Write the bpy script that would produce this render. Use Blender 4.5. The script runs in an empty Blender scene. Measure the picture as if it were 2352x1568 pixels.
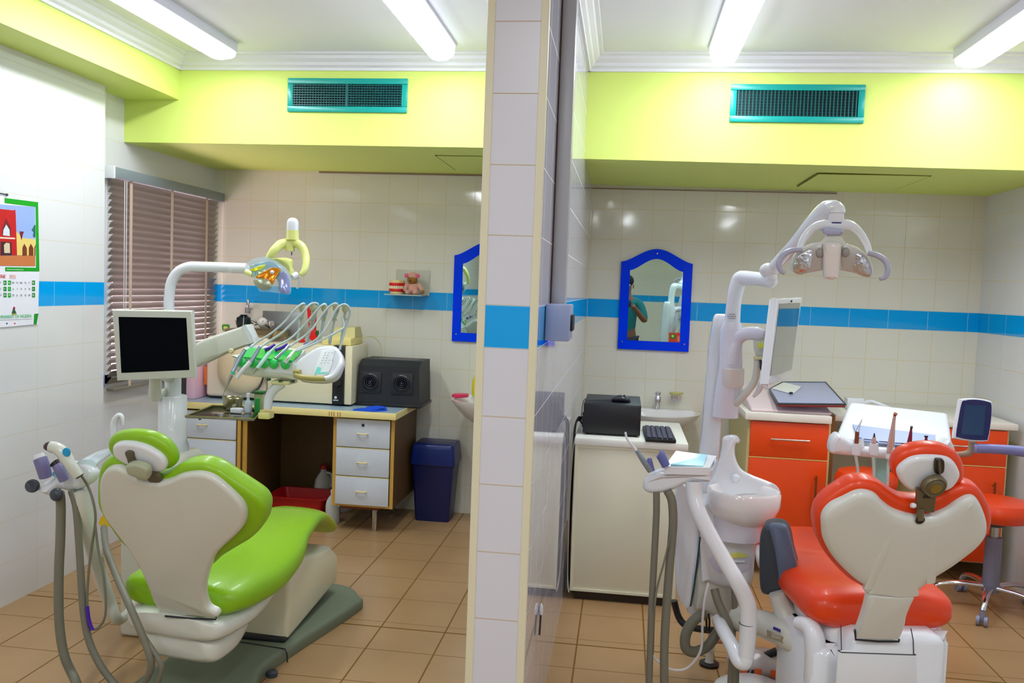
import bpy, bmesh, math, random
from mathutils import Vector, Matrix
random.seed(4)
S = bpy.context.scene
COL = S.collection
# ------------------------------------------------------------------ camera
F_PX, PITCH, YAW, ROLL, CAMH = 1958.95, math.radians(-3.5964), math.radians(-7.4141), math.radians(2.1089), 1.5769
fw = Vector((math.sin(YAW)*math.cos(PITCH), math.cos(YAW)*math.cos(PITCH), math.sin(PITCH)))
_r0 = Vector((math.cos(YAW), -math.sin(YAW), 0)); _u0 = _r0.cross(fw)
CR = _r0*math.cos(ROLL) + _u0*math.sin(ROLL)
CU = -_r0*math.sin(ROLL) + _u0*math.cos(ROLL)
cam = bpy.data.objects.new('camera', bpy.data.cameras.new('camera')); COL.objects.link(cam)
cam.data.sensor_width = 36; cam.data.lens = F_PX*36/2352
m = Matrix((CR, CU, -fw)).transposed().to_4x4(); m.translation = (0, 0, CAMH)
cam.matrix_world = m; cam.data.clip_start = .02
S.camera = cam
# ------------------------------------------------------------------ world, exposure
w = bpy.data.worlds.new('world'); S.world = w; w.use_nodes = True
w.node_tree.nodes['Background'].inputs[0].default_value = (.75, .85, 1, 1)
w.node_tree.nodes['Background'].inputs[1].default_value = .3
S.view_settings.view_transform = 'Standard'; S.view_settings.look = 'None'
S.view_settings.gamma = 1; S.view_settings.use_curve_mapping = False
S.view_settings.exposure = 0.93
TUBE_POWER = 24.0          # emission of the fluorescent diffusers, the room's only lamps
DAYLIGHT = 2.0             # brightness of the window pane behind the blind
S.cycles.use_denoising = True
S.cycles.max_bounces = 10; S.cycles.diffuse_bounces = 6; S.cycles.glossy_bounces = 5
S.cycles.sample_clamp_indirect = 8
# ------------------------------------------------------------------ helpers
def px(x, y, X=None, Y=None, Z=None):
    """the point of the room seen at pixel x, y of the 2352 px frame, on a given wall / depth / height"""
    d = fw + CR*(x-1176)/F_PX - CU*(y-784)/F_PX
    s = X/d.x if X is not None else Y/d.y if Y is not None else (Z-CAMH)/d.z
    return Vector((0, 0, CAMH)) + d*s
K = dict(c1=(0,380,2.8), c2=(480,480,3.267), c3=(0,900,2.347), c4=(380,880,2.28), c5=(1080,640,1.69), c6=(1400,440,3.016),
         c7=(1440,860,2.215), c8=(1700,860,2.215), d1=(0,0,3.267), d2=(600,100,2.904), d3=(1300,100,2.236), d8=(1900,650,3.92),
         e1=(400,660,4.9), e2=(0,440,4.9), e3=(540,480,7.465), e4=(860,540,7.84), e5=(40,930,5.226), e6=(2080,1020,3.408),
         e7=(1540,1330,6.533), e8=(1620,640,4.9), f5=(1060,400,3.92), o=(0,0,1))
def P(k, x, y, **q):
    a, b, s = K[k]
    return px(a+x/s, b+y/s, **q)
def path(k, pts, Y=None):
    return [P(k, p[0], p[1], Y=(p[2] if len(p) > 2 else Y)) for p in pts]
def lin(c):
    return tuple(((v/12.92) if v <= .04045 else ((v+.055)/1.055)**2.4) for v in [x/255 for x in c])
MATS = {}
def mat(name, col, rough=.45, metal=0, coat=0, em=0, trans=0, alpha=1, bump=0, bscale=60, noise=0, sheen=0, ior=None):
    if name in MATS: return MATS[name]
    M = bpy.data.materials.new(name); M.use_nodes = True; nt = M.node_tree
    b = nt.nodes['Principled BSDF']; c = (*lin(col), 1)
    b.inputs['Base Color'].default_value = c
    b.inputs['Roughness'].default_value = rough; b.inputs['Metallic'].default_value = metal
    b.inputs['Coat Weight'].default_value = coat; b.inputs['Coat Roughness'].default_value = .05
    if ior: b.inputs['IOR'].default_value = ior
    if em:
        b.inputs['Emission Color'].default_value = c; b.inputs['Emission Strength'].default_value = em
    b.inputs['Transmission Weight'].default_value = trans; b.inputs['Alpha'].default_value = alpha
    if sheen: b.inputs['Sheen Weight'].default_value = sheen
    if bump or noise:
        tc = nt.nodes.new('ShaderNodeTexCoord'); n = nt.nodes.new('ShaderNodeTexNoise')
        n.inputs['Scale'].default_value = bscale; n.inputs['Detail'].default_value = 4
        nt.links.new(tc.outputs['Object'], n.inputs['Vector'])
        if bump:
            bp = nt.nodes.new('ShaderNodeBump'); bp.inputs['Strength'].default_value = bump; bp.inputs['Distance'].default_value = .01
            nt.links.new(n.outputs['Fac'], bp.inputs['Height']); nt.links.new(bp.outputs['Normal'], b.inputs['Normal'])
        if noise:
            mx = nt.nodes.new('ShaderNodeMix'); mx.data_type = 'RGBA'
            mx.inputs[6].default_value = tuple(v*(1-noise) for v in c[:3])+(1,); mx.inputs[7].default_value = tuple(min(1, v*(1+noise)) for v in c[:3])+(1,)
            nt.links.new(n.outputs['Fac'], mx.inputs[0]); nt.links.new(mx.outputs[2], b.inputs['Base Color'])
    MATS[name] = M
    return M
class NB:
    """tiny expression builder for math nodes"""
    def __init__(s, nt): s.nt = nt
    def m(s, op, a, b=None, c=None):
        n = s.nt.nodes.new('ShaderNodeMath'); n.operation = op
        for i, v in enumerate((a, b, c)):
            if v is None: continue
            if isinstance(v, (int, float)): n.inputs[i].default_value = v
            else: s.nt.links.new(v, n.inputs[i])
        return n.outputs[0]
    def line(s, coord, off, period, width):
        f = s.m('FRACT', s.m('DIVIDE', s.m('SUBTRACT', coord, off), period))
        d = s.m('MULTIPLY', s.m('MINIMUM', f, s.m('SUBTRACT', 1.0, f)), period)
        return s.m('LESS_THAN', d, width/2)
ZT, ZB = 1.5256, 1.4024      # upper and lower edge of the blue tile band
def tile_mat(name, axis, off=0, soff=0, period=.2, band=(6, 164, 240), tile=(224, 224, 226), grout=(220, 206, 160), rough=.07, gw=.0032, wav=.12):
    M = bpy.data.materials.new(name); M.use_nodes = True; nt = M.node_tree; b = nt.nodes['Principled BSDF']; q = NB(nt)
    g = nt.nodes.new('ShaderNodeNewGeometry'); sp = nt.nodes.new('ShaderNodeSeparateXYZ'); nt.links.new(g.outputs['Position'], sp.inputs[0])
    u = sp.outputs[axis]; z = sp.outputs['Z']
    above = q.m('GREATER_THAN', z, ZT); below = q.m('LESS_THAN', z, ZB)
    inband = q.m('SUBTRACT', 1.0, q.m('ADD', above, below))
    h = q.m('ADD', q.m('MULTIPLY', above, q.line(z, ZT, .2, gw)), q.m('MULTIPLY', below, q.line(z, ZB, .2, gw)))
    edge = q.m('ADD', q.m('LESS_THAN', q.m('ABSOLUTE', q.m('SUBTRACT', z, ZT)), gw/2), q.m('LESS_THAN', q.m('ABSOLUTE', q.m('SUBTRACT', z, ZB)), gw/2))
    v = q.m('MULTIPLY', q.m('SUBTRACT', 1.0, inband), q.line(u, off, period, gw))
    vb = q.m('MULTIPLY', inband, q.line(u, soff, .2415, gw*.8))
    gr = q.m('MINIMUM', q.m('ADD', q.m('ADD', h, v), q.m('ADD', edge, vb)), 1.0)
    mx = nt.nodes.new('ShaderNodeMix'); mx.data_type = 'RGBA'; mx.inputs[6].default_value = (*lin(tile), 1); mx.inputs[7].default_value = (*lin(band), 1)
    nt.links.new(inband, mx.inputs[0])
    mg = nt.nodes.new('ShaderNodeMix'); mg.data_type = 'RGBA'; mg.inputs[6].default_value = (*lin(grout), 1); mg.inputs[7].default_value = (*lin((150, 205, 235)), 1)
    nt.links.new(inband, mg.inputs[0])
    m2 = nt.nodes.new('ShaderNodeMix'); m2.data_type = 'RGBA'
    nt.links.new(gr, m2.inputs[0]); nt.links.new(mx.outputs[2], m2.inputs[6]); nt.links.new(mg.outputs[2], m2.inputs[7])
    nt.links.new(m2.outputs[2], b.inputs['Base Color'])
    rr = q.m('ADD', q.m('MULTIPLY', gr, .5), rough); nt.links.new(rr, b.inputs['Roughness'])
    n = nt.nodes.new('ShaderNodeTexNoise'); n.inputs['Scale'].default_value = 9; n.inputs['Detail'].default_value = 2
    nt.links.new(g.outputs['Position'], n.inputs['Vector'])
    hh = q.m('SUBTRACT', q.m('MULTIPLY', n.outputs['Fac'], wav), q.m('MULTIPLY', gr, .35))
    bp = nt.nodes.new('ShaderNodeBump'); bp.inputs['Strength'].default_value = .35; bp.inputs['Distance'].default_value = .004
    nt.links.new(hh, bp.inputs['Height']); nt.links.new(bp.outputs['Normal'], b.inputs['Normal'])
    if name == 'partition tiles': b.inputs['IOR'].default_value = 2.0
    return M
def floor_mat():
    M = bpy.data.materials.new('floor tiles'); M.use_nodes = True; nt = M.node_tree; b = nt.nodes['Principled BSDF']; q = NB(nt)
    g = nt.nodes.new('ShaderNodeNewGeometry'); sp = nt.nodes.new('ShaderNodeSeparateXYZ'); nt.links.new(g.outputs['Position'], sp.inputs[0])
    X, Y = sp.outputs['X'], sp.outputs['Y']
    far = q.m('GREATER_THAN', Y, 3.728); near = q.m('SUBTRACT', 1.0, far)
    gr = q.m('MINIMUM', q.m('ADD', q.m('ADD', q.m('MULTIPLY', q.line(X, -1.0432, .3, .0075), 1.0), q.m('MULTIPLY', far, q.line(Y, 4.9896, .3003, .004))),
             q.m('ADD', q.m('MULTIPLY', near, q.line(Y, 3.4883, .3003, .005)), q.m('LESS_THAN', q.m('ABSOLUTE', q.m('SUBTRACT', Y, 3.728)), .006))), 1.0)
    n = nt.nodes.new('ShaderNodeTexNoise'); n.inputs['Scale'].default_value = 3.5; n.inputs['Detail'].default_value = 6
    nt.links.new(g.outputs['Position'], n.inputs['Vector'])
    a = nt.nodes.new('ShaderNodeMix'); a.data_type = 'RGBA'; a.inputs[6].default_value = (*lin((156, 122, 82)), 1); a.inputs[7].default_value = (*lin((182, 147, 104)), 1)
    nt.links.new(n.outputs['Fac'], a.inputs[0])
    c = nt.nodes.new('ShaderNodeMix'); c.data_type = 'RGBA'; c.inputs[7].default_value = (*lin((118, 82, 18)), 1)
    nt.links.new(gr, c.inputs[0]); nt.links.new(a.outputs[2], c.inputs[6]); nt.links.new(c.outputs[2], b.inputs['Base Color'])
    nt.links.new(q.m('ADD', q.m('MULTIPLY', gr, .4), .3), b.inputs['Roughness'])
    bp = nt.nodes.new('ShaderNodeBump'); bp.inputs['Strength'].default_value = .3; bp.inputs['Distance'].default_value = .004
    nt.links.new(q.m('SUBTRACT', q.m('MULTIPLY', n.outputs['Fac'], .15), gr), bp.inputs['Height']); nt.links.new(bp.outputs['Normal'], b.inputs['Normal'])
    return M
def catmull(pts, n=6, closed=False):
    pts = [Vector(p) for p in pts]; N = len(pts); out = []
    for i in range(N if closed else N-1):
        if closed: a, b, c, d = pts[i-1], pts[i], pts[(i+1) % N], pts[(i+2) % N]
        else: a, b, c, d = pts[max(i-1, 0)], pts[i], pts[i+1], pts[min(i+2, N-1)]
        for j in range(n):
            t = j/n
            out.append(.5*((2*b)+(-a+c)*t+(2*a-5*b+4*c-d)*t*t+(-a+3*b-3*c+d)*t**3))
    if not closed: out.append(pts[-1])
    return out
def catmull_secs(secs, n=4):
    cs = catmull([x[0] for x in secs], n); hw = catmull([(x[1], x[2], 0) for x in secs], n); us = catmull([x[3] for x in secs], n)
    return [(c, max(h.x, .002), max(h.y, .002), u) for c, h, u in zip(cs, hw, us)]
class Plane:
    def __init__(s, o, r, u): s.o = Vector(o); s.r = Vector(r).normalized(); s.u = Vector(u).normalized(); s.n = s.r.cross(s.u)
    def off(s, d): return Plane(s.o+s.n*d, s.r, s.u)
    def pt(s, a, b, c=0): return s.o+s.r*a+s.u*b+s.n*c
    def hit(s, k, x, y):
        a, b, sc = K[k]; x = a+x/sc; y = b+y/sc
        d = fw+CR*(x-1176)/F_PX-CU*(y-784)/F_PX; o = Vector((0, 0, CAMH))
        t = (s.o-o).dot(s.n)/d.dot(s.n); h = o+d*t-s.o
        return (h.dot(s.r), h.dot(s.u))
    def outline(s, k, pts, n=5, smooth=True):
        q = [s.hit(k, *p) for p in pts]
        q = [Vector((a, b, 0)) for a, b in q]
        return [(v.x, v.y) for v in (catmull(q, n, True) if smooth else q)]
class MB:
    def __init__(s): s.v = []; s.f = []
    def add(s, vs, fs):
        o = len(s.v); s.v += [Vector(v) for v in vs]; s.f += [tuple(i+o for i in f) for f in fs]; return s
    def bm(s, bm, M=None):
        if M is not None: bmesh.ops.transform(bm, matrix=M, verts=bm.verts)
        bm.verts.index_update(); s.add([v.co.copy() for v in bm.verts], [[v.index for v in f.verts] for f in bm.faces]); bm.free(); return s
    def box(s, c, size, rz=0, bev=0, seg=2, R=None, taper=None):
        bm = bmesh.new(); bmesh.ops.create_cube(bm, size=1)
        for v in bm.verts:
            k = taper if (taper and v.co.z < 0) else 1
            v.co = Vector((v.co.x*size[0]*k, v.co.y*size[1]*k, v.co.z*size[2]))
        if bev: bmesh.ops.bevel(bm, geom=list(bm.edges), offset=bev, segments=seg, profile=.5, affect='EDGES', clamp_overlap=True)
        M = Matrix.Translation(Vector(c)) @ (R.to_4x4() if R is not None else Matrix.Rotation(rz, 4, 'Z'))
        return s.bm(bm, M)
    def bb(s, x0, x1, y0, y1, z0, z1, bev=0, seg=2):
        return s.box(((x0+x1)/2, (y0+y1)/2, (z0+z1)/2), (abs(x1-x0), abs(y1-y0), abs(z1-z0)), bev=bev, seg=seg)
    def sweep(s, pts, rad, seg=12, cap=True, flat=1.0, up=None):
        pts = [Vector(p) for p in pts]; n = len(pts)
        rad = rad if isinstance(rad, (list, tuple)) else [rad]*n
        if len(rad) != n:
            k = len(rad); rad = [rad[min(int(i*(k-1)/(n-1)), k-2)]*(1-((i*(k-1)/(n-1))-min(int(i*(k-1)/(n-1)), k-2)))+rad[min(int(i*(k-1)/(n-1)), k-2)+1]*((i*(k-1)/(n-1))-min(int(i*(k-1)/(n-1)), k-2)) for i in range(n)]
        vs = []; fs = []; ref = None
        for i in range(n):
            t = (pts[min(i+1, n-1)]-pts[max(i-1, 0)]).normalized()
            if ref is None:
                ref = Vector(up) if up else (Vector((0, 0, 1)) if abs(t.z) < .9 else Vector((1, 0, 0)))
            b = t.cross(ref); 
            if b.length < 1e-6: b = t.orthogonal()
            b.normalize(); ref = b.cross(t).normalized()
            for j in range(seg):
                a = 2*math.pi*j/seg; vs.append(pts[i]+b*math.cos(a)*rad[i]+ref*math.sin(a)*rad[i]*flat)
        for i in range(n-1):
            for j in range(seg):
                k = (j+1) % seg; fs.append((i*seg+j, i*seg+k, (i+1)*seg+k, (i+1)*seg+j))
        if cap: fs.append(tuple(reversed(range(seg)))); fs.append(tuple(range((n-1)*seg, n*seg)))
        return s.add(vs, fs)
    def tube(s, pts, rad, n=6, seg=12, **k): return s.sweep(catmull(pts, n), rad, seg, **k)
    def cyl(s, a, b, r0, r1=None, seg=20, **k): return s.sweep([a, b], [r0, r1 if r1 is not None else r0], seg, **k)
    def lathe(s, c, prof, seg=28, axis=(0, 0, 1), sx=1, sy=1, up=None):
        ax = Vector(axis).normalized(); u = (Vector(up) if up else ax.orthogonal()).normalized(); v = ax.cross(u); c = Vector(c); vs = []; fs = []; n = len(prof)
        for r, h in prof:
            for j in range(seg):
                a = 2*math.pi*j/seg; vs.append(c+ax*h+u*math.cos(a)*r*sx+v*math.sin(a)*r*sy)
        for i in range(n-1):
            for j in range(seg):
                k = (j+1) % seg; fs.append((i*seg+j, i*seg+k, (i+1)*seg+k, (i+1)*seg+j))
        if prof[0][0] > 1e-5: fs.append(tuple(reversed(range(seg))))
        if prof[-1][0] > 1e-5: fs.append(tuple(range((n-1)*seg, n*seg)))
        return s.add(vs, fs)
    def ball(s, c, r, sc=(1, 1, 1), seg=16):
        bm = bmesh.new(); bmesh.ops.create_uvsphere(bm, u_segments=seg, v_segments=seg//2+2, radius=1)
        return s.bm(bm, Matrix.Translation(Vector(c)) @ Matrix.Diagonal((r*sc[0], r*sc[1], r*sc[2], 1)))
    def slab(s, pl, pts, t, rf=.01, rb=.01, seg=4, dome=0, off=0):
        """outline pts in plane pl, front face towards pl.n, thickness t away from it, rounded rims"""
        n = len(pts); area = sum(pts[i][0]*pts[(i+1) % n][1]-pts[(i+1) % n][0]*pts[i][1] for i in range(n))
        if area < 0: pts = pts[::-1]
        nor = []
        for i in range(n):
            e = Vector(pts[(i+1) % n])-Vector(pts[i-1]); e = e if e.length > 1e-9 else Vector((1, 0)); e.normalize(); nor.append(Vector((-e.y, e.x)))
        lim = [1.0]*n; PV = [Vector(p) for p in pts]
        big = max(rf, rb)+dome*2.3
        for i in range(n):
            p, d = PV[i], nor[i]
            for j in range(n):
                if j == i or j == (i-1) % n: continue
                a, e = PV[j], PV[(j+1) % n]-PV[j]
                cr = d.x*e.y-d.y*e.x
                if abs(cr) < 1e-12: continue
                w_ = a-p; t_ = (w_.x*e.y-w_.y*e.x)/cr; u_ = (w_.x*d.y-w_.y*d.x)/cr
                if t_ > 1e-7 and -1e-6 <= u_ <= 1+1e-6: lim[i] = min(lim[i], t_*.42)
            if n > 12:
                for k in range(-6, 7):
                    if k == 0: continue
                    q_, g = PV[(i+k) % n], nor[(i+k) % n]; cr = d.x*g.y-d.y*g.x
                    if abs(cr) < 1e-9: continue
                    w_ = q_-p; t_ = (w_.x*g.y-w_.y*g.x)/cr
                    if t_ > 0 and t_ < 2*big: lim[i] = min(lim[i], t_*.8)
        if n > 12:
            for _ in range(3): lim = [min(lim[i], (lim[i-1]+lim[(i+1) % n]+lim[i])/3+1e-5) for i in range(n)]
        rings = []
        if dome: rings += [(rf+dome*2.2, off+dome*.35), (rf+dome*1.1, off+dome*.28)]
        for k in range(seg+1):
            a = math.pi/2*k/seg; rings.append((rf*(1-math.sin(a)), off-rf*(1-math.cos(a))))
        for k in range(seg+1):
            a = math.pi/2*k/seg; rings.append((rb*(1-math.cos(a)), off-t+rb*(1-math.sin(a))))
        vs = []; fs = []
        for ins, h in rings:
            for i in range(n): k_ = min(ins, lim[i]); vs.append(pl.pt(pts[i][0]+nor[i].x*k_, pts[i][1]+nor[i].y*k_, h))
        R = len(rings)
        for i in range(R-1):
            for j in range(n):
                k = (j+1) % n; fs.append((i*n+j, (i+1)*n+j, (i+1)*n+k, i*n+k))
        fs.append(tuple(range(n))); fs.append(tuple(reversed(range((R-1)*n, R*n))))
        return s.add(vs, fs)
    def loft(s, secs, right, seg=28, ex=2.6, exs=None):
        """secs: (centre, half width, half height, up)"""
        vs = []; fs = []; n = len(secs)
        for i, (c, hw, hh, up) in enumerate(secs):
            c = Vector(c); up = Vector(up).normalized(); e = exs[i] if exs else ex
            for j in range(seg):
                a = 2*math.pi*j/seg; ca, sa = math.cos(a), math.sin(a)
                vs.append(c+Vector(right)*hw*math.copysign(abs(ca)**(2/e), ca)+up*hh*math.copysign(abs(sa)**(2/e), sa))
        for i in range(n-1):
            for j in range(seg):
                k = (j+1) % seg; fs.append((i*seg+j, i*seg+k, (i+1)*seg+k, (i+1)*seg+j))
        fs.append(tuple(reversed(range(seg)))); fs.append(tuple(range((n-1)*seg, n*seg)))
        return s.add(vs, fs)
    def build(s, name, mt, parent=None, smooth=40, label=None, cat=None, group=None, kind=None):
        me = bpy.data.meshes.new(name); o = bpy.data.objects.new(name, me); COL.objects.link(o)
        if parent is None:
            xs = [v.x for v in s.v]; ys = [v.y for v in s.v]; zs = [v.z for v in s.v]
            org = Vector(((min(xs)+max(xs))/2, (min(ys)+max(ys))/2, min(zs))); o.location = org
        else:
            org = Vector(parent['_o']); o.parent = parent
        o['_o'] = tuple(org)
        me.from_pydata([v-org for v in s.v], [], s.f)
        bm = bmesh.new(); bm.from_mesh(me); bmesh.ops.recalc_face_normals(bm, faces=bm.faces); bm.to_mesh(me); bm.free()
        if smooth:
            for p in me.polygons: p.use_smooth = True
            me.set_sharp_from_angle(angle=math.radians(smooth))
        me.materials.append(mt)
        if label: o['label'] = label
        if cat: o['category'] = cat
        if group: o['group'] = group
        if kind: o['kind'] = kind
        return o
def thing(name, label, cat, loc, group=None):
    o = bpy.data.objects.new(name, None); COL.objects.link(o); o.location = loc; o.empty_display_size = .1
    o['label'] = label; o['category'] = cat; o['_o'] = tuple(loc)
    if group: o['group'] = group
    return o
def struct(name, mb, mt, label=None, smooth=0, parent=None):
    return mb.build(name, mt, parent, smooth=smooth, label=label, kind='structure' if parent is None else None)
def clone(o, d, label=None, parent=None):
    c = o.copy(); COL.objects.link(c)
    if parent is None: c.location = o.location+Vector(d)
    else: c.parent = parent
    if label: c['label'] = label
    for ch in [x for x in list(S.objects) if x.parent == o]: clone(ch, d, None, c)
    return c
def text(s_, size, o, xd, yd, mt, parent, name='lettering', align='LEFT', ext=.0004):
    cu = bpy.data.curves.new('t', 'FONT'); cu.body = s_; cu.size = size; cu.align_x = align; cu.extrude = ext
    ob = bpy.data.objects.new('t', cu); COL.objects.link(ob)
    dg = bpy.context.evaluated_depsgraph_get(); me = bpy.data.meshes.new_from_object(ob.evaluated_get(dg))
    xd = Vector(xd).normalized(); yd = Vector(yd).normalized(); zd = xd.cross(yd)
    b = MB(); b.add([Vector(o)+xd*v.co.x+yd*v.co.y+zd*v.co.z for v in me.vertices], [tuple(p.vertices) for p in me.polygons])
    bpy.data.objects.remove(ob); bpy.data.curves.remove(cu); bpy.data.meshes.remove(me)
    return b.build(name, mt, parent, smooth=0)
V = Vector; UP = V((0, 0, 1))
# ------------------------------------------------------------------ materials
LIME = mat('lime paint', (218, 236, 120), .55)
WHITEP = mat('white ceiling paint', (232, 232, 237), .6)
PLAST = mat('white moulded plastic', (226, 230, 234), .22, coat=.5)
PLASTW = mat('warm white moulded plastic', (212, 214, 202), .28, coat=.35)
CREAM = mat('cream plastic', (226, 222, 168), .35, coat=.2)
GREEN = mat('lime green upholstery', (138, 190, 6), .38, coat=.15, bump=.03, bscale=25)
RED = mat('orange red upholstery', (232, 64, 2), .36, coat=.15, bump=.03, bscale=25)
ORANGE = mat('orange laminate', (236, 74, 8), .38, noise=.05, bscale=12)
HOSE = mat('grey hose rubber', (120, 118, 102), .5)
HOSEP = mat('pale instrument hose', (190, 204, 200), .4)
CHROME = mat('chrome', (225, 225, 232), .12, metal=1)
STEEL = mat('brushed steel', (190, 190, 188), .25, metal=1)
DARK = mat('black plastic', (24, 26, 30), .35)
DGREY = mat('dark grey plastic', (58, 62, 72), .4)
BGREY = mat('blue grey plastic', (98, 112, 150), .42)
TEAL = mat('teal enamel', (0, 160, 150), .3)
DRK = mat('dark duct interior', (6, 40, 44), .7)
BLUEG = mat('blue mirror glass', (0, 60, 255), .1, ior=1.22)
MIRR = mat('mirror glass', (205, 232, 228), .01, metal=1)
CERA = mat('white ceramic', (238, 236, 234), .1, coat=.6)
BLUEP = mat('dark blue bin plastic', (4, 18, 78), .38)
WOODE = mat('yellow wood edging', (206, 160, 70), .5, noise=.12, bscale=30)
WOODD = mat('brown wood panel', (92, 66, 28), .55, noise=.2, bscale=14)
LAMG = mat('grey white laminate', (206, 212, 222), .45, noise=.05, bscale=60)
TOPG = mat('grey blue worktop laminate', (150, 172, 190), .22)
EDGEC = mat('cream worktop edging', (240, 222, 150), .45)
CREAML = mat('cream white laminate', (232, 230, 205), .4)
TRIMC = mat('cream corner trim', (222, 216, 186), .4)
# ------------------------------------------------------------------ the room
XPL, XPR, YP, YB, XL, XL2, XR, YC, YS = -.4168, -.2476, 2.4296, 5.764, -2.818, -2.9132, 2.235, 4.331, 4.66
ZSL, ZSR, ZBK, ZCL, XBK, YR = 2.336, 2.268, 2.58, 2.83, -2.578, -5.6
T_BACK = tile_mat('back wall tiles', 'X', off=-.04, soff=.479, tile=(228, 226, 212))
T_SIDE = tile_mat('side wall tiles', 'Y', off=3.80, soff=3.922)
T_LEFT = tile_mat('left wall tiles', 'Y', off=3.80, soff=3.922, period=.35, grout=(214, 206, 190), gw=.003)
T_PIL = tile_mat('pillar face tiles', 'X', off=XPL+.012, period=.1455, soff=XPL+.012, tile=(214, 214, 222), grout=(196, 178, 150), rough=.3)
T_PART = tile_mat('partition tiles', 'Y', off=YP+.11, soff=YP+.1, tile=(204, 204, 220), grout=(222, 222, 232), rough=.015, gw=.003, wav=.0)
struct('floor', MB().bb(-3.2, 2.6, YR-.1, 5.95, -.1, 0), floor_mat(), 'beige square floor tiles with brown joints')
struct('ceiling', MB().bb(-3.2, 2.6, YR-.1, 5.95, ZCL, ZCL+.1), WHITEP, 'white ceiling')
struct('wall_back', MB().bb(-3.2, 2.6, YB, YB+.15, 0, ZCL), T_BACK, 'white tiled back wall with a blue band')
struct('wall_left', MB().bb(-3.1, XL, YR, YC, 0, ZCL).bb(-3.1, XL2, YC, YB, 0, ZCL), T_LEFT, 'white tiled left wall with a blue band')
struct('wall_right', MB().bb(XR, XR+.15, YR, YB, 0, ZCL), T_SIDE, 'white tiled right wall with a blue band')
struct('wall_rear', MB().bb(-3.2, 2.6, YR-.1, YR, 0, ZCL), T_BACK, 'tiled wall behind the camera')
struct('wall_partition', MB().bb(XPL, XPR, YP+.006, YB, 0, ZCL), T_PART, 'tiled partition wall between the two bays')
struct('wall_pillar_front', MB().bb(XPL+.01, XPR-.01, YP, YP+.0055, 0, ZCL), T_PIL, 'narrow tiled end of the partition wall with one blue tile')
for i, x in enumerate((XPL, XPR)):
    struct('trim_%d' % (i+1), MB().bb(x-.003 if i == 0 else x-.02, x+.02 if i == 0 else x+.003, YP-.003, YP+.02, 0, ZCL, bev=.002), TRIMC, 'cream plastic corner trim on the %s edge of the partition end' % ('left', 'right')[i])
struct('wall_bulkhead_left', MB().bb(XL2, XBK, YR, YS, ZBK, ZCL), LIME, 'lime green bulkhead along the left wall')
struct('wall_bulkhead_back', MB().bb(XL2, XPL, YS, YB, ZSL, ZCL), LIME, 'lime green bulkhead over the left bay')
rb = MB(); a, b_ = px(1347, 359.4, Y=YS), px(2352, 395.2, Y=YS)
z0, z1 = 2.285, 2.262
rb.add([(XPR, YS, z0), (XR, YS, z1), (XR, YB, z1), (XPR, YB, z0), (XPR, YS, ZCL), (XR, YS, ZCL), (XR, YB, ZCL), (XPR, YB, ZCL)],
       [(0, 1, 2, 3), (4, 5, 6, 7), (0, 1, 5, 4), (1, 2, 6, 5), (2, 3, 7, 6), (3, 0, 4, 7)])
struct('wall_bulkhead_right', rb, LIME, 'lime green bulkhead over the right bay')
def cornice(p0, p1, inward, n):
    prof = [(0, -.085), (.012, -.085), (.014, -.07), (.03, -.06), (.034, -.045), (.055, -.03), (.06, -.014), (.078, -.01), (.08, 0), (0, 0)]
    p0 = V(p0); p1 = V(p1); w_ = V(inward); b = MB(); k = len(prof)
    b.add([p0+w_*a+UP*h for a, h in prof]+[p1+w_*a+UP*h for a, h in prof],
          [(i, (i+1) % k, k+(i+1) % k, k+i) for i in range(k)]+[tuple(range(k)), tuple(range(k, 2*k))])
    struct('trim_%d' % n, b, WHITEP, 'white moulded ceiling cornice', smooth=25)
cornice((XBK, YS, ZCL), (XPL, YS, ZCL), (0, -1, 0), 3)
cornice((XPR, YS, ZCL), (XR, YS, ZCL), (0, -1, 0), 4)
cornice((XBK, YR, ZCL), (XBK, YS, ZCL), (1, 0, 0), 5)
cornice((XPR, YP, ZCL), (XPR, YS, ZCL), (1, 0, 0), 6)
cornice((XR, YR, ZCL), (XR, YS, ZCL), (-1, 0, 0), 7)
cornice((XPL, YP, ZCL), (XPL, YS, ZCL), (-1, 0, 0), 8)
# thin brown strip where the bulkheads meet the tiles
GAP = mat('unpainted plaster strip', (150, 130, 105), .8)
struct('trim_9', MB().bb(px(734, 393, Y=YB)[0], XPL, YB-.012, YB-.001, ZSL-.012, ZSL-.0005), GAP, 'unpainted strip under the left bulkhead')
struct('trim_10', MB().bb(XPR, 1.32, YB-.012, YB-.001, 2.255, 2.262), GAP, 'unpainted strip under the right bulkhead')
# access hatches in the bulkhead undersides
HATL = mat('hatch gap', (120, 122, 40), .8)
def hatch(x0, x1, y0, y1, z, lab):
    t = thing('access_hatch', lab, 'hatch', ((x0+x1)/2, (y0+y1)/2, z-.004), 'access hatches in the bulkhead undersides')
    f = MB()
    for a, b_, c, d in ((x0, x1, y0, y0+.008), (x0, x1, y1-.008, y1), (x0, x0+.008, y0, y1), (x1-.008, x1, y0, y1)): f.bb(a, b_, c, d, z-.003, z-.0005)
    f.build('gap_frame', HATL, t, smooth=0); MB().bb(x0+.01, x1-.01, y0+.01, y1-.01, z-.006, z-.001).build('panel', LIME, t, smooth=0)
hatch(-1.14, -.55, 4.95, 5.55, ZSL, 'square painted access hatch under the left bulkhead, beside the pillar')
hatch(1.02, 1.62, 4.93, 5.5, 2.268, 'square painted access hatch under the right bulkhead')
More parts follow.
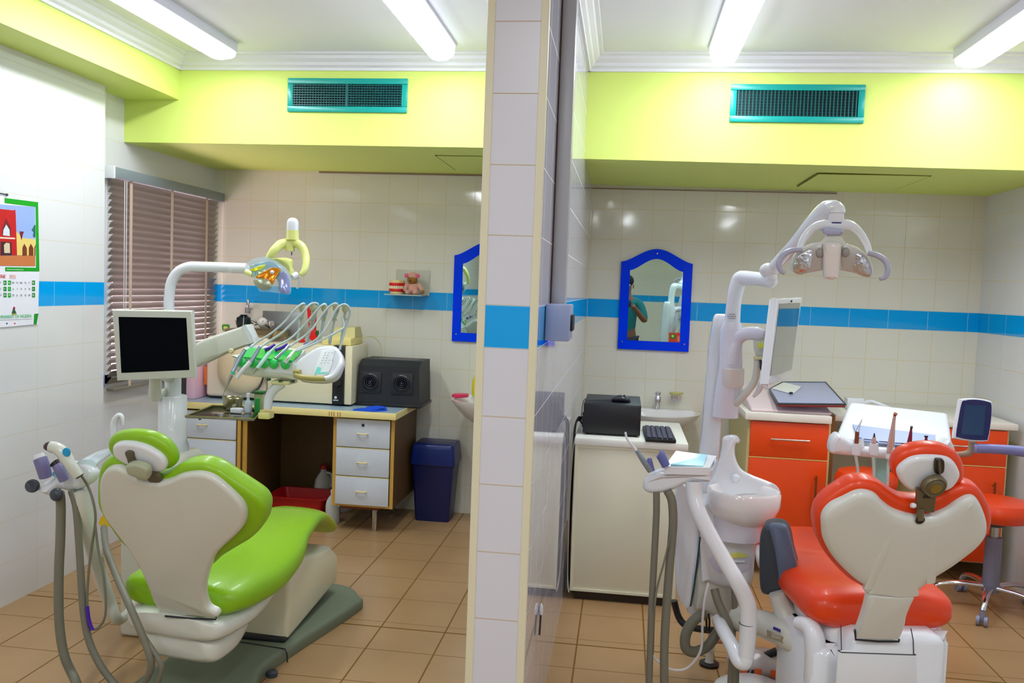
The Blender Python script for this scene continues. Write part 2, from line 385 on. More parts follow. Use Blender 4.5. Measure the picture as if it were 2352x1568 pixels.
# ------------------------------------------------------------------ ceiling lights
DIFF = mat('glowing prismatic diffuser', (240, 247, 255), .4, em=TUBE_POWER)
DIFS = mat('dimmer prismatic diffuser side', (240, 247, 255), .4, em=1.6)
FIX = mat('white enamelled steel', (212, 210, 222), .4)
def light(x, y1, label, hh=.05, L=1.24):
    t = thing('ceiling_light', label, 'ceiling light', (x, y1-L/2, ZCL), 'fluorescent ceiling battens')
    b = MB(); w_ = .072; dh = .095-hh
    b.bb(x-w_-.006, x+w_+.006, y1-L, y1, ZCL-hh, ZCL, bev=.004); b.build('housing', FIX, t)
    d = MB(); n = 10; vs = []
    for yy, sc in ((y1-L+.004, .8), (y1-L+.03, 1), (y1-.03, 1), (y1-.004, .8)):
        for j in range(n+1):
            a = math.pi*j/n; vs.append((x+math.cos(a)*w_*.97*(.9+.1*sc), yy, ZCL-hh-math.sin(a)**.5*dh*sc))
    lo = [j for j in range(n) if 2 <= j < n-2]; side = [j for j in range(n) if j not in lo]
    fs = [(i*(n+1)+j, i*(n+1)+j+1, (i+1)*(n+1)+j+1, (i+1)*(n+1)+j) for i in range(3) for j in lo]
    MB().add(vs, fs).build('diffuser', DIFF, t)
    fs = [(i*(n+1)+j, i*(n+1)+j+1, (i+1)*(n+1)+j+1, (i+1)*(n+1)+j) for i in range(3) for j in side]+[tuple(range(n+1)), tuple(range(3*(n+1), 4*(n+1)))]
    d.add(vs, fs).build('diffuser_side', DIFS, t); return t
L1 = light(-2.19, 4.42, hh=.05, label='leftmost fluorescent ceiling light, close to the lime green side bulkhead')
L2b = light(-1.0, 4.44, 'fluorescent ceiling light between the left air vent and the pillar', hh=.015)
clone(L2b, (1.44, .06, 0), 'fluorescent ceiling light just right of the pillar')
clone(L1, (3.82, .12, 0), 'rightmost fluorescent ceiling light, over the red chair')
for x, y in ((-1.9, 1.1), (-.3, 1.1), (1.3, 1.1), (-1.9, -2.0), (0, -2.0), (1.6, -2.0)):  # unseen lamps, added out of view to light the room
    clone(L1, (x+2.19, y-4.42, 0), 'unseen fluorescent ceiling light added behind the camera position to light the room')
# ------------------------------------------------------------------ air vents
def vent(xa, za, xb, zb, lab, grid):
    t = thing('air_vent', lab, 'air vent', ((xa+xb)/2, YS, zb), 'teal air vents in the bulkhead'); y = YS
    f = MB(); e = .032
    f.bb(xa, xb, y-.014, y, za-e, za, bev=.003).bb(xa, xb, y-.014, y, zb, zb+e, bev=.003).bb(xa, xa+e, y-.014, y, zb+e, za-e, bev=.003).bb(xb-e, xb, y-.014, y, zb+e, za-e, bev=.003)
    f.build('frame', TEAL, t)
    MB().bb(xa+e*.7, xb-e*.7, y-.002, y+.0, zb+e*.7, za-e*.7).build('backing', DRK, t, smooth=0)
    v = MB(); h = MB(); x0, x1, z0, z1 = xa+e, xb-e, zb+e, za-e
    nx, nz = (40, 9) if grid else (33, 9)
    for i in range(nx):
        xx = x0+(x1-x0)*(i+.5)/nx; v.box((xx, y-.008, (z0+z1)/2), (.0022 if grid else .005, .008, z1-z0))
    for i in range(nz):
        zz = z0+(z1-z0)*(i+.5)/nz; h.box(((x0+x1)/2, y-.0105 if grid else y-.004, zz), (x1-x0, .006 if grid else .002, .004 if grid else .002))
    if grid: v.box(((x0+x1)/2, y-.009, (z0+z1)/2), (.012, .012, z1-z0))
    VB = mat('teal vane', (0, 96, 96), .4)
    v.build('vertical_louvres', VB, t, smooth=0); h.build('horizontal_louvres', VB, t, smooth=0)
vent(-1.925, 2.703, -1.236, 2.517, 'teal air vent with a fine square grid in the left bulkhead', True)
vent(.502, 2.684, 1.178, 2.488, 'teal air vent with upright slats in the right bulkhead', False)
# ------------------------------------------------------------------ window and blind
PANE = mat('bright window pane', (255, 226, 236), .3, em=DAYLIGHT)
w1 = MB().bb(XL2+.002, XL2+.008, 4.52, 5.68, 1.0, 2.1).build('window_1', PANE, None, smooth=0, label='bright window pane behind the slatted blind', kind='structure')
MB().bb(XL2+.002, XL2+.02, 4.47, 4.52, .95, 2.15).bb(XL2+.002, XL2+.02, 5.68, 5.73, .95, 2.15).bb(XL2+.002, XL2+.02, 4.47, 5.73, .95, 1.0).bb(XL2+.002, XL2+.02, 5.09, 5.12, 1.0, 2.1).build('window_frame', PLAST, w1, smooth=0)
SLAT = mat('grey brown blind slat', (126, 120, 108), .3); RAIL = mat('grey blind headrail', (130, 140, 146), .45); TAPE = mat('pinkish ladder tape', (206, 184, 168), .7)
bl = thing('venetian_blind', 'wide grey brown venetian blind over the window in the left bay', 'blind', (-2.86, 5.08, .88))
MB().bb(-2.905, -2.825, 4.44, 5.74, 2.105, 2.165, bev=.004).build('headrail', RAIL, bl)
MB().bb(-2.906, -2.824, 4.425, 4.44, 2.1, 2.17, bev=.003).build('end_cap', PLAST, bl, label='pale end cap of the headrail')
zz = 2.085; k = 0
ny = V((0, 1, 0))
while zz > .96:
    th = math.radians(52); c = V((-2.865, 5.08, zz)); sl = MB(); vs = []; fs = []
    off = random.uniform(-.004, .004)
    for i, yy in enumerate((4.46+off, 5.70+off)):
        for j in range(7):
            s_ = (j/6-.5)*.048; bow = -.0035*(1-(2*(j/6-.5))**2)
            vs.append((c.x+math.cos(th)*s_+bow*math.sin(th), yy, c.z+math.sin(th)*s_-bow*math.cos(th)))
    for j in range(6): fs.append((j, j+1, 8+j, 7+j))
    n0 = len(vs); vs += [(v[0]-.001, v[1], v[2]-.0012) for v in vs]; fs += [tuple(i+n0 for i in reversed(f)) for f in fs]
    fs += [(0, 7, 7+n0, n0), (6, 13, 13+n0, 6+n0)]
    sl.add(vs, fs).build('slat', SLAT, bl, smooth=30); zz -= .0385; k += 1
MB().box((-2.862, 5.08, .918), (.05, 1.24, .018), bev=.004).build('bottom_rail', SLAT, bl)
for yy in (4.62, 5.07, 5.52): MB().bb(-2.842, -2.8405, yy-.013, yy+.013, .915, 2.11).build('ladder_tape', TAPE, bl, smooth=0)
MB().cyl((-2.832, 4.54, 2.1), (-2.832, 4.54, 1.28), .0022, seg=6).cyl((-2.832, 4.56, 2.1), (-2.832, 4.56, 1.28), .0022, seg=6).build('pull_cord', PLAST, bl)
nb = thing('notice_board', 'narrow cream board with a blue foot strip on the wall left of the blind', 'board', (XL2+.01, 4.39, .92))
MB().bb(XL2, XL2+.012, 4.335, 4.45, 1.0, 1.31, bev=.002).build('panel', mat('cream card', (236, 222, 160), .6), nb)
MB().bb(XL2, XL2+.014, 4.335, 4.47, .93, 1.0, bev=.002).build('foot_strip', mat('pale blue strip', (150, 165, 215), .5), nb)
# ------------------------------------------------------------------ wall calendar
CX_ = XL+.004
cal = thing('wall_calendar', 'white and green paper wall calendar with a photo of a red arched building', 'calendar', (CX_, 3.6, 1.27))
wl = Plane((CX_, 3.6, 1.5), (0, 1, 0), (0, 0, 1))
def calpart(name, pts, col, h, sm=False, lab=None):
    b = MB(); o = wl.outline('e2', pts, smooth=sm); b.slab(wl, o, .0008, .0001, .0001, 1, off=h); return b.build(name, mat('cal '+name+str(col), col, .5), cal, smooth=0, label=lab)
calpart('sheet', [(-330, -30), (425, 112), (440, 890), (425, 1490), (-330, 1560)], (236, 236, 246), .001)
calpart('green_border', [(48, 70), (425, 118), (440, 897), (55, 895), (55, 850), (402, 855), (398, 172), (48, 128)], (0, 160, 22), .002)
calpart('photo', [(-300, 120), (392, 172), (392, 838), (-300, 830)], (150, 176, 232), .002, lab='printed photo of a red gatehouse')
calpart('photo_ground', [(-300, 725), (392, 715), (392, 838), (-300, 830)], (204, 120, 66), .0026)
calpart('photo_wing', [(172, 440), (230, 500), (235, 520), (392, 535), (392, 718), (172, 715)], (232, 206, 116), .003)
calpart('photo_gatehouse', [(-120, 180), (0, 195), (145, 210), (165, 200), (170, 260), (185, 715), (-120, 720)], (196, 18, 24), .0034)
calpart('photo_arch', [(15, 490), (20, 410), (60, 300), (112, 400), (115, 500)], (120, 30, 40), .0038)
calpart('photo_arch', [(25, 490), (30, 430), (62, 370), (98, 430), (102, 500)], (214, 226, 240), .0042)
calpart('photo_band', [(-100, 505), (160, 518), (160, 535), (-100, 522)], (240, 220, 200), .0042)
calpart('photo_doorway', [(0, 560), (120, 570), (125, 715), (0, 715)], (60, 30, 40), .0038)
calpart('photo_doorway', [(35, 600), (60, 575), (100, 580), (105, 690), (40, 690)], (226, 200, 170), .0042)
for x in (245, 318, 380): calpart('photo_arch', [(x, 718), (x, 630), (x+22, 585), (min(x+50, 392), 635), (min(x+50, 392), 718)], (120, 50, 20), .0036)
calpart('photo_wing_tower', [(215, 445), (262, 450), (250, 480), (235, 545), (222, 500)], (120, 20, 40), .0038)
calpart('photo_tree', [(350, 430), (385, 370), (392, 380), (392, 515), (365, 500), (375, 450)], (20, 110, 90), .0038)
calpart('green_foot', [(382, 1375), (430, 1370), (408, 1492), (375, 1490)], (0, 150, 30), .002)
calpart('rule', [(-300, 1455), (355, 1430), (355, 1433), (-300, 1459)], (150, 150, 170), .002)
GCELL = (10, 140, 50)
for r_, y in enumerate((1025, 1095, 1165)):
    for x in (53, 103, 374): calpart('green_cell', [(x-17, y-25), (x+17, y-25), (x+17, y+25), (x-17, y+25)], GCELL if x != 103 else (20, 170, 50), .0018)
INK = mat('calendar ink', (60, 60, 90), .6); INKW = mat('white ink', (240, 250, 240), .6); INKR = mat('red ink', (210, 50, 60), .6); INKG = mat('green ink', (80, 190, 120), .6)
YD = (0, 1, 0)
def ct(s_, size, x, y, mt, al='CENTER'): text(s_, size, P('e2', x, y, X=CX_+.0035), YD, UP, mt, cal, align=al, ext=.0002)
days = ['F', 'Sa', 'Su', 'Mo', 'Tu', 'We', 'Th', 'F', 'Sa']; r1 = ['3', '4', '5', '6', '7', '8', '9', '10', '11']; r2 = ['17', '18', '19', '20', '21', '22', '23', '24', '25']
for xx, a1, a2, a3 in zip((8, 53, 103, 150, 195, 240, 287, 330, 374), days, r1, r2):
    for s_, y in ((a1, 1037), (a2, 1107), (a3, 1177)): ct(s_, .0118, xx, y-3, INKW if xx in (53, 103, 374) else INK)
ct('JUNE', .024, 66, 973, INKR, 'RIGHT'); ct('2022', .022, 182, 973, mat('orange ink', (236, 150, 120), .6), 'RIGHT')
ct('FEDERAL GOVERNMENT OF NIGERIA', .021, 358, 1412, INKG, 'RIGHT')
calpart('caption_marks', [(70, 872), (258, 876), (258, 881), (70, 877)], (236, 246, 236), .003)
calpart('emblem', [(130, 1380), (140, 1330), (150, 1300), (162, 1300), (165, 1330), (182, 1370), (175, 1382)], (40, 90, 60), .002, True)
calpart('emblem', [(145, 1318), (145, 1300), (155, 1295), (165, 1302), (165, 1318), (155, 1322)], (170, 20, 60), .0024, True)
calpart('emblem_foot', [(128, 1385), (182, 1380), (182, 1370), (130, 1372)], (190, 180, 40), .0024)
for x, c_ in ((74, (20, 70, 170)), (162, (220, 60, 90))): calpart('icon_dot', [(x-9, 1482), (x, 1472), (x+9, 1482), (x, 1494)], c_, .002, True)
MB().cyl(P('e2', -330, -40, X=CX_+.004), P('e2', 90, 35, X=CX_+.004), .003).ball(P('e2', 78, 34, X=CX_+.006), .006).build('hanging_rod', DGREY, cal)
# ------------------------------------------------------------------ duct, socket box
TRUNK = mat('grey pvc trunking', (176, 178, 180), .35); SOCK = mat('blue grey switch box', (150, 162, 196), .35)
du = thing('cable_trunking', 'tall grey trunking running up the right side of the partition', 'trunking', (-.222, 2.89, 1.5))
MB().bb(XPR+.001, -.198, 2.854, 2.93, 1.5, ZCL-.09, bev=.003).build('channel', TRUNK, du)
MB().bb(XPR+.0005, XPR+.004, 2.847, 2.853, 1.53, ZCL-.09).build('dark_joint', mat('dark joint', (70, 50, 40), .8), du, smooth=0)  # dark line along the joint between trunking and wall
sb = thing('socket_box', 'grey switch box with two black rockers on the partition', 'socket box', (-.21, 2.77, 1.415))
MB().bb(XPR+.001, -.169, 2.687, 2.853, 1.414, 1.53, bev=.004).build('casing', SOCK, sb)
for i, yy in enumerate((2.745, 2.795)): MB().bb(-.170, -.160, yy-.02, yy+.015, 1.445, 1.498, bev=.003).build('rocker', DARK, sb)
tw = thing('tile_hook', 'small white plug with a short dark wire low on the partition', 'hook', P('o', 1243, 1400, X=XPR))
MB().ball(P('o', 1243, 1402, X=XPR+.008), .013, (.6, 1, 2)).build('plug', PLAST, tw)
MB().cyl(P('o', 1242, 1412, X=XPR+.008), P('o', 1239, 1458, X=XPR+.008), .0035).build('wire', DARK, tw)
# ------------------------------------------------------------------ mirrors
def mirror(x0, x1, z0, zs, ztop, lab):
    y = YB-.004; t = thing('wall_mirror', lab, 'mirror', ((x0+x1)/2, y, z0), 'blue framed wall mirrors'); pl = Plane(((x0+x1)/2, y-.012, z0), (1, 0, 0), UP)
    hw = (x1-x0)/2; H = zs-z0; A_ = ztop-zs
    def arch(hw, z_lo, hs, a_):
        pts = [(-hw, z_lo), (hw, z_lo), (hw, hs)]
        for i in range(1, 24):
            u = 1-2*i/24; au = abs(u)
            f = .5*max(math.cos(math.pi/2*au), 0)**1.3+.25*(math.cos(math.pi*au)+1)
            pts.append((hw*u, hs+a_*f))
        pts.append((-hw, hs)); return pts
    o = arch(hw, 0, H, A_); i_ = arch(hw-.06, .06, H-.055, A_-.01)
    b = MB(); n = len(o); vs = []
    for pts, h in ((o, -.008), (o, .004), (i_, .004), (i_, -.008)): vs += [pl.pt(a, b2, h) for a, b2 in pts]
    fs = []
    for r_ in range(3):
        for j in range(n): k = (j+1) % n; fs.append((r_*n+j, r_*n+k, (r_+1)*n+k, (r_+1)*n+j))
    b.add(vs, fs).build('frame', BLUEG, t, smooth=20)
    MB().slab(pl, i_, .006, .0005, .0005, 1, off=-.001).build('glass', MIRR, t, smooth=0)
    for a, b2 in ((-hw+.03, .05), (hw-.03, .05), (0, H+A_-.03)): MB().cyl(pl.pt(a, b2, .003), pl.pt(a, b2, .01), .005).build('fixing_screw', CHROME, t)
    return t
mirror(-1.165, -.675, 1.197, 1.784, 1.885, 'blue framed arched mirror half hidden behind the pillar')
mR = mirror(-.034, .434, 1.196, 1.778, 1.868, 'blue framed arched mirror in the right bay, over the basin')
st = thing('sticker', 'square red and green sticker on the lower corner of the right mirror', 'sticker', P('c6', 455, 1065, Y=YB-.02))
pl = Plane((0, YB-.0165, 1.3), (1, 0, 0), UP)
MB().slab(pl, pl.outline('c6', [(412, 975), (500, 978), (500, 1066), (408, 1066)], smooth=False), .0008, .0001, .0001, 1).build('backing', mat('red sticker', (214, 66, 24), .4), st, smooth=0)
MB().lathe(P('c6', 440, 1003, Y=YB-.0178), [(.018, 0), (.018, .001)], axis=(0, -1, 0)).build('green_disc', mat('green disc', (30, 130, 30), .4), st)
MB().lathe(P('c6', 438, 1000, Y=YB-.019), [(.008, 0), (.008, .001)], axis=(0, -1, 0)).build('pale_disc', mat('pale disc', (200, 230, 120), .4), st)
MB().slab(pl, pl.outline('c6', [(470, 1000), (496, 1003), (494, 1040), (468, 1036)], smooth=False), .0008, .0001, .0001, 1, off=.001).build('pink_patch', mat('pink patch', (236, 130, 90), .4), st, smooth=0)
#@@NEXT
# ================================================================== LEFT BAY FURNITURE
def frame_box(t, name, mt, x0, x1, y0, y1, z0, z1, bev=.003, **k): return MB().bb(x0, x1, y0, y1, z0, z1, bev=bev).build(name, mt, t, **k)
ZD = .775
wt = thing('desk_worktop', 'long grey blue worktop with a cream front edge along the left bay back wall', 'worktop', (-2.1, 5.4, ZD-.035))
frame_box(wt, 'surface', TOPG, -2.905, -1.375, 5.10, 5.755, ZD-.003, ZD)
frame_box(wt, 'front_edge', EDGEC, -2.905, -1.365, 5.08, 5.10, ZD-.04, ZD+.001)
frame_box(wt, 'side_edge', EDGEC, -1.375, -1.365, 5.1, 5.755, ZD-.04, ZD+.001)
frame_box(wt, 'core', WOODD, -2.905, -1.376, 5.101, 5.75, ZD-.038, ZD-.0035)
for x in (-1.79, -1.775, -1.76, -1.735, -1.72): MB().bb(x-.003, x+.002, 5.0792, 5.0803, ZD-.036, ZD-.008).build('worn_mark', mat('brown wear mark', (176, 110, 30), .7), wt, smooth=0)
def pull(t, x, y, z, parent):
    b = MB(); b.tube([(x-.028, y, z), (x-.028, y-.018, z+.002), (x, y-.024, z+.002), (x+.028, y-.018, z+.002), (x+.028, y, z)], .0055, 4, 8, flat=.7)
    b.build('handle', EDGEC, parent)
def ped(x0, x1, y0, y1, z0, lab, fronts, key=True):
    t = thing('drawer_pedestal', lab, 'drawer unit', ((x0+x1)/2, (y0+y1)/2, 0)); z1 = ZD-.042
    c = MB(); c.bb(x0, x0+.02, y0, y1, z0, z1).bb(x1-.02, x1, y0, y1, z0, z1).bb(x0+.02, x1-.02, y0+.01, y1, z0, z0+.02).bb(x0+.02, x1-.02, y0+.01, y1, z1-.02, z1).bb(x0+.02, x1-.02, y1-.01, y1, z0+.02, z1-.02)
    c.build('carcass', WOODD, t, smooth=0)
    e = MB(); e.bb(x0, x0+.022, y0-.008, y0, z0, z1).bb(x1-.022, x1, y0-.008, y0, z0, z1).bb(x0+.022, x1-.022, y0-.008, y0, z0, z0+.014); 
    e.build('edging', WOODE, t, smooth=0)
    for i, (a, b_) in enumerate(fronts):
        d = MB().bb(x0+.026, x1-.026, y0-.024, y0-.0085, z0+a*(z1-z0)+.004, z0+b_*(z1-z0)-.004, bev=.002).build('drawer_front', LAMG, t)
        MB().bb(x0+.026, x1-.026, y0-.0245, y0-.009, z0+b_*(z1-z0)-.004, z0+b_*(z1-z0)-.001).build('lip', EDGEC, d, smooth=0)
        zc = z0+(a+(b_-a)*(.5))*(z1-z0)
        pull(t, (x0+x1)/2, y0-.024, zc, d)
        if key and i == len(fronts)-1: MB().lathe(((x0+x1)/2, y0-.0235, zc+.055), [(.009, 0), (.009, .005), (.004, .006)], axis=(0, -1, 0)).build('lock', DARK, d)
    for lx in (x0+.05, x1-.05) if not key else (x1-.13,):
        for ly in (y0+.06, y1-.08):
            MB().bb(lx-.014, lx+.014, ly-.014, ly+.014, 0, z0, bev=.002).build('leg', STEEL, t)
    if key: MB().bb(x0+.04, x1-.1, y0+.04, y0+.075, z0-.028, z0-.0005).build('plinth_rail', mat('red brown rail', (120, 60, 26), .5), t, smooth=0)
ped(-1.78, -1.385, 5.14, 5.70, .165, 'three drawer unit with grey fronts and a lock under the right desk end', [(.02, .345), (.345, .665), (.665, .985)])
ped(-2.88, -2.385, 5.12, 5.70, .10, 'grey fronted cupboard unit under the left end of the desk', [(.02, .70), (.70, .985)], key=False)
MB().bb(-2.37, -1.79, 5.70, 5.74, .08, ZD-.045).build('modesty_panel', WOODD, None, smooth=0, label='dark brown back panel in the knee space under the desk', cat='panel')
spb = thing('side_panel_board', 'brown side board with a yellow front edge beside the cupboard unit under the desk', 'board', (-2.37, 5.4, .0))
MB().bb(-2.383, -2.355, 5.151, 5.69, 0, ZD-.042).build('board', WOODD, spb, smooth=0)
MB().bb(-2.383, -2.355, 5.14, 5.1505, 0, ZD-.042).build('front_edge', WOODE, spb, smooth=0)
# things under the desk
REDP = mat('red basin plastic', (176, 12, 16), .35)
def tub(name, lab, cat, c, sx, sy, h, mt, tp=.82, rim=.016):
    x, y, z = c; b = MB(); R = 4
    def ring(hx, hy, zz, rr=.03):
        out = []
        for qx, qy, a0 in ((1, 1, 0), (-1, 1, 90), (-1, -1, 180), (1, -1, 270)):
            for k in range(R+1):
                a = math.radians(a0+90*k/R); out.append((x+qx*(hx-rr)+math.cos(a)*rr, y+qy*(hy-rr)+math.sin(a)*rr, zz))
        return out
    hx, hy = sx/2, sy/2
    rs = [ring(hx*tp, hy*tp, z), ring(hx, hy, z+h), ring(hx+rim, hy+rim, z+h), ring(hx+rim, hy+rim, z+h+.004), ring(hx-.004, hy-.004, z+h+.003), ring(hx*tp-.004, hy*tp-.004, z+.006)]
    n = len(rs[0]); vs = [v for r_ in rs for v in r_]; fs = [(i*n+j, i*n+(j+1) % n, (i+1)*n+(j+1) % n, (i+1)*n+j) for i in range(len(rs)-1) for j in range(n)]
    fs += [tuple(reversed(range(n))), tuple(range((len(rs)-1)*n, len(rs)*n))]
    return b.add(vs, fs).build(name, mt, None, label=lab, cat=cat)
tub('washing_tub', 'red rectangular plastic tub on the floor under the desk', 'tub', (-2.08, 5.42, 0), .38, .28, .15, REDP)
JUG = mat('translucent white jug plastic', (206, 210, 206), .35)
def jug(x, y, h, lab, cap=(190, 40, 40), lbl=None):
    t = thing('plastic_jug', lab, 'jug', (x, y, 0)); k = h/.28
    MB().lathe((x, y, 0), [(.05*k, 0), (.056*k, .008), (.056*k, .15*k), (.05*k, .19*k), (.03*k, .225*k), (.018*k, .24*k), (.018*k, .258*k)], sx=1.1, sy=.8).build('bottle', JUG, t)
    MB().tube([(x+.018*k, y, .235*k), (x+.05*k, y, .225*k), (x+.058*k, y, .18*k), (x+.05*k, y, .14*k)], .008*k, 4, 8).build('grip', JUG, t)
    MB().lathe((x, y, .256*k), [(.021*k, 0), (.021*k, .024*k), (.016*k, .028*k)]).build('cap', mat('cap%s' % (cap,), cap, .4), t)
    if lbl: MB().lathe((x, y, .06*k), [(.0568*k, 0), (.0568*k, .08*k)], sx=1.1, sy=.8).build('label_band', mat('lbl%s' % (lbl,), lbl, .5), t)
jug(-2.02, 5.645, .30, 'clear white jug with a red cap behind the red tub')
jug(-1.865, 5.62, .33, 'green labelled jug with a red cap between the red tub and the drawers', lbl=(70, 130, 60))
jug(-1.83, 5.30, .22, 'white jug standing in front beside the drawer unit', cap=(230, 230, 225))
# blue swing bin
bn = thing('swing_bin', 'dark blue plastic waste bin with a lighter lid between the drawers and the basin', 'bin', (-1.21, 5.6, 0))
def rrect(x, y, hx, hy, z, rr=.02, n=4):
    out = []
    for qx, qy, a0 in ((1, 1, 0), (-1, 1, 90), (-1, -1, 180), (1, -1, 270)):
        for k in range(n+1):
            a = math.radians(a0+90*k/n); out.append((x+qx*(hx-rr)+math.cos(a)*rr, y+qy*(hy-rr)+math.sin(a)*rr, z))
    return out
def stack(rings, caps=True):
    b = MB(); n = len(rings[0]); fs = [(i*n+j, i*n+(j+1) % n, (i+1)*n+(j+1) % n, (i+1)*n+j) for i in range(len(rings)-1) for j in range(n)]
    if caps: fs += [tuple(reversed(range(n))), tuple(range((len(rings)-1)*n, len(rings)*n))]
    return b.add([v for r_ in rings for v in r_], fs)
stack([rrect(-1.215, 5.60, .115, .095, 0), rrect(-1.215, 5.60, .14, .12, .39)]).build('body', BLUEP, bn)
stack([rrect(-1.215, 5.60, .15, .13, .385), rrect(-1.215, 5.60, .152, .132, .40), rrect(-1.215, 5.60, .142, .125, .49), rrect(-1.215, 5.60, .138, .122, .515), rrect(-1.215, 5.60, .13, .115, .522)]).build('lid', mat('blue bin lid', (4, 32, 104), .3), bn)
MB().bb(-1.33, -1.10, 5.49, 5.60, .5225, .526, bev=.002).build('flap', BLUEP, bn)
# basins
def basin(x, y, z, lab, ped=True, w_=.25):
    t = thing('wash_basin', lab, 'basin', (x, y, 0))
    MB().lathe((x, y, z-.17), [(.05, 0), (.09, .01), (.17, .06), (w_*.93, .13), (w_, .155), (w_+.006, .17), (w_-.015, .17), (w_-.05, .14), (.12, .07), (.03, .055)], sx=1, sy=.8, seg=36).build('bowl', CERA, t)
    MB().bb(x-w_*.8, x+w_*.8, y+.1, YB-.003, z-.06, z+.004, bev=.012).build('back_ledge', CERA, t)
    if ped: MB().lathe((x, y+.02, 0), [(.09, 0), (.088, .02), (.07, .1), (.065, .5), (.085, z-.16)], sx=1, sy=.9).build('pedestal', CERA, t)
    tp = MB().cyl((x-.04, y+.135, z), (x-.04, y+.135, z+.05), .017).lathe((x-.04, y+.135, z+.05), [(.02, 0), (.022, .03), (.012, .045)]).tube([(x-.04, y+.135, z+.035), (x-.04, y+.1, z+.045), (x-.04, y+.06, z+.03)], .009, 4, 10)
    tp.build('tap', CHROME, t); MB().lathe((x-.04, y+.135, z+.095), [(.004, 0), (.018, .003), (.02, .018), (.006, .026)]).build('tap_handle', CHROME, t)
    return t
basin(-.865, 5.52, .84, 'white pedestal basin half hidden behind the pillar')
basin(.285, 5.55, .81, 'white wall basin behind the cream cabinet, under the right mirror')
MB().lathe((-1.045, 5.50, .846), [(.0, 0), (.055, 0), (.06, .006), (.06, .018), (.055, .022), (0, .022)], sy=.7).build('soap_dish', mat('pink dish', (226, 40, 90), .35), None, label='bright pink oval dish on the rim of the left basin', cat='dish')
bt = thing('soap_bottle', 'yellow liquid soap bottle on the left basin beside the pillar', 'bottle', (-.955, 5.60, .846))
MB().lathe((-.955, 5.6, .846), [(.03, 0), (.032, .01), (.032, .1), (.02, .13), (.012, .14)]).build('bottle', mat('yellow soap', (222, 210, 40), .25), bt)
MB().lathe((-.955, 5.6, .986), [(.014, 0), (.014, .02), (.006, .03), (.006, .05), (.018, .052), (.018, .062)]).build('pump', mat('pale pump', (232, 222, 190), .4), bt)
sd = thing('soap_holder', 'small yellowish wall soap dish right of the right basin tap', 'soap dish', (.36, 5.70, .90))
MB().lathe((.365, 5.70, .905), [(.02, 0), (.05, .012), (.055, .022), (.05, .022), (.03, .012)], sy=.7).build('dish', mat('yellow glass dish', (206, 200, 120), .15), sd)
MB().cyl((.365, 5.71, .895), (.365, YB-.002, .895), .012).lathe((.365, YB-.002, .885), [(.028, 0), (.026, .006), (.012, .008)], axis=(0, -1, 0)).build('bracket', CHROME, sd)
# corner shelf with models
sh = thing('wall_shelf', 'small clear acrylic wall shelf on the back wall left of the mirror', 'shelf', (-1.47, 5.65, 1.49))
ACR = mat('clear acrylic', (196, 210, 205), .1, alpha=.75)
MB().bb(-1.60, -1.345, 5.56, YB-.008, 1.498, 1.506, bev=.002).build('shelf_board', ACR, sh)
MB().bb(-1.575, -1.335, YB-.008, YB-.002, 1.50, 1.675, bev=.002).build('back_plate', mat('frosted acrylic', (196, 196, 180), .3), sh)
tm = thing('teeth_model', 'toy set of teeth with bright red gums on the small wall shelf', 'teeth model', (-1.535, 5.62, 1.507))
IV = mat('ivory plaster', (236, 212, 150), .5); GUM = mat('red gums', (220, 16, 14), .3); TOO = mat('tooth white', (246, 234, 196), .3)
def horseshoe(z0, z1, r0, r1, mt, name, yo=5.64):
    out = []; 
    for k in range(17): a = math.pi*k/16; out.append((r1*math.cos(a), -r1*1.15*math.sin(a)))
    pl_ = Plane((-1.535, yo, z1), (1, 0, 0), (0, 1, 0)); o = out+[(-r1, .04), (r1, .04)]
    MB().slab(pl_, o, z1-z0, .004, .004, 2).build(name, mt, tm)
horseshoe(1.507, 1.527, 0, .045, IV, 'plaster_base'); horseshoe(1.578, 1.60, 0, .045, IV, 'plaster_top')
horseshoe(1.524, 1.543, 0, .052, GUM, 'lower_gum'); horseshoe(1.561, 1.582, 0, .052, GUM, 'upper_gum')
for zc, nm in ((1.547, 'lower_teeth'), (1.558, 'upper_teeth')):
    b = MB()
    for k in range(13): a = math.pi*k/12; b.box((-1.535+.045*math.cos(a), 5.64-.052*math.sin(a), zc), (.011, .010, .012), rz=-a, bev=.003)
    b.build(nm, TOO, tm)
bear = thing('teddy_bear', 'pink teddy bear with a brown face sitting beside the toy teeth', 'soft toy', (-1.42, 5.64, 1.507))
PK = mat('pink plush', (214, 158, 140), .9, bump=.4, bscale=120, sheen=.5); PK2 = mat('deep pink plush', (226, 96, 130), .9); BRN = mat('brown plush', (150, 100, 34), .9)
MB().ball((-1.425, 5.66, 1.545), .045, (1, .85, .95)).ball((-1.45, 5.615, 1.523), .02, (.9, 1.5, .85)).ball((-1.395, 5.615, 1.523), .02, (.9, 1.5, .85)).build('body', PK, bear)
MB().ball((-1.43, 5.65, 1.605), .034, (1.05, .9, .9)).build('head', BRN, bear)
MB().ball((-1.428, 5.655, 1.632), .036, (1.15, .9, .75)).build('hood', PK, bear)
for x in (-1.468, -1.388): MB().ball((x, 5.63, 1.634), .014, (1, .6, 1)).build('ear', PK2, bear)
for x, s_ in ((-1.465, -1), (-1.385, 1)): MB().tube([(x, 5.65, 1.575), (x+s_*(.02 if s_ > 0 else .004), 5.63, 1.555), (x+s_*(.035 if s_ > 0 else .004), 5.60, 1.535)], [.015, .014, .01], 4, 10).build('arm', PK, bear)
MB().ball((-1.345, 5.603, 1.527), .012).build('paw', BRN, bear)
MB().ball((-1.437, 5.622, 1.60), .006).build('nose', DARK, bear)
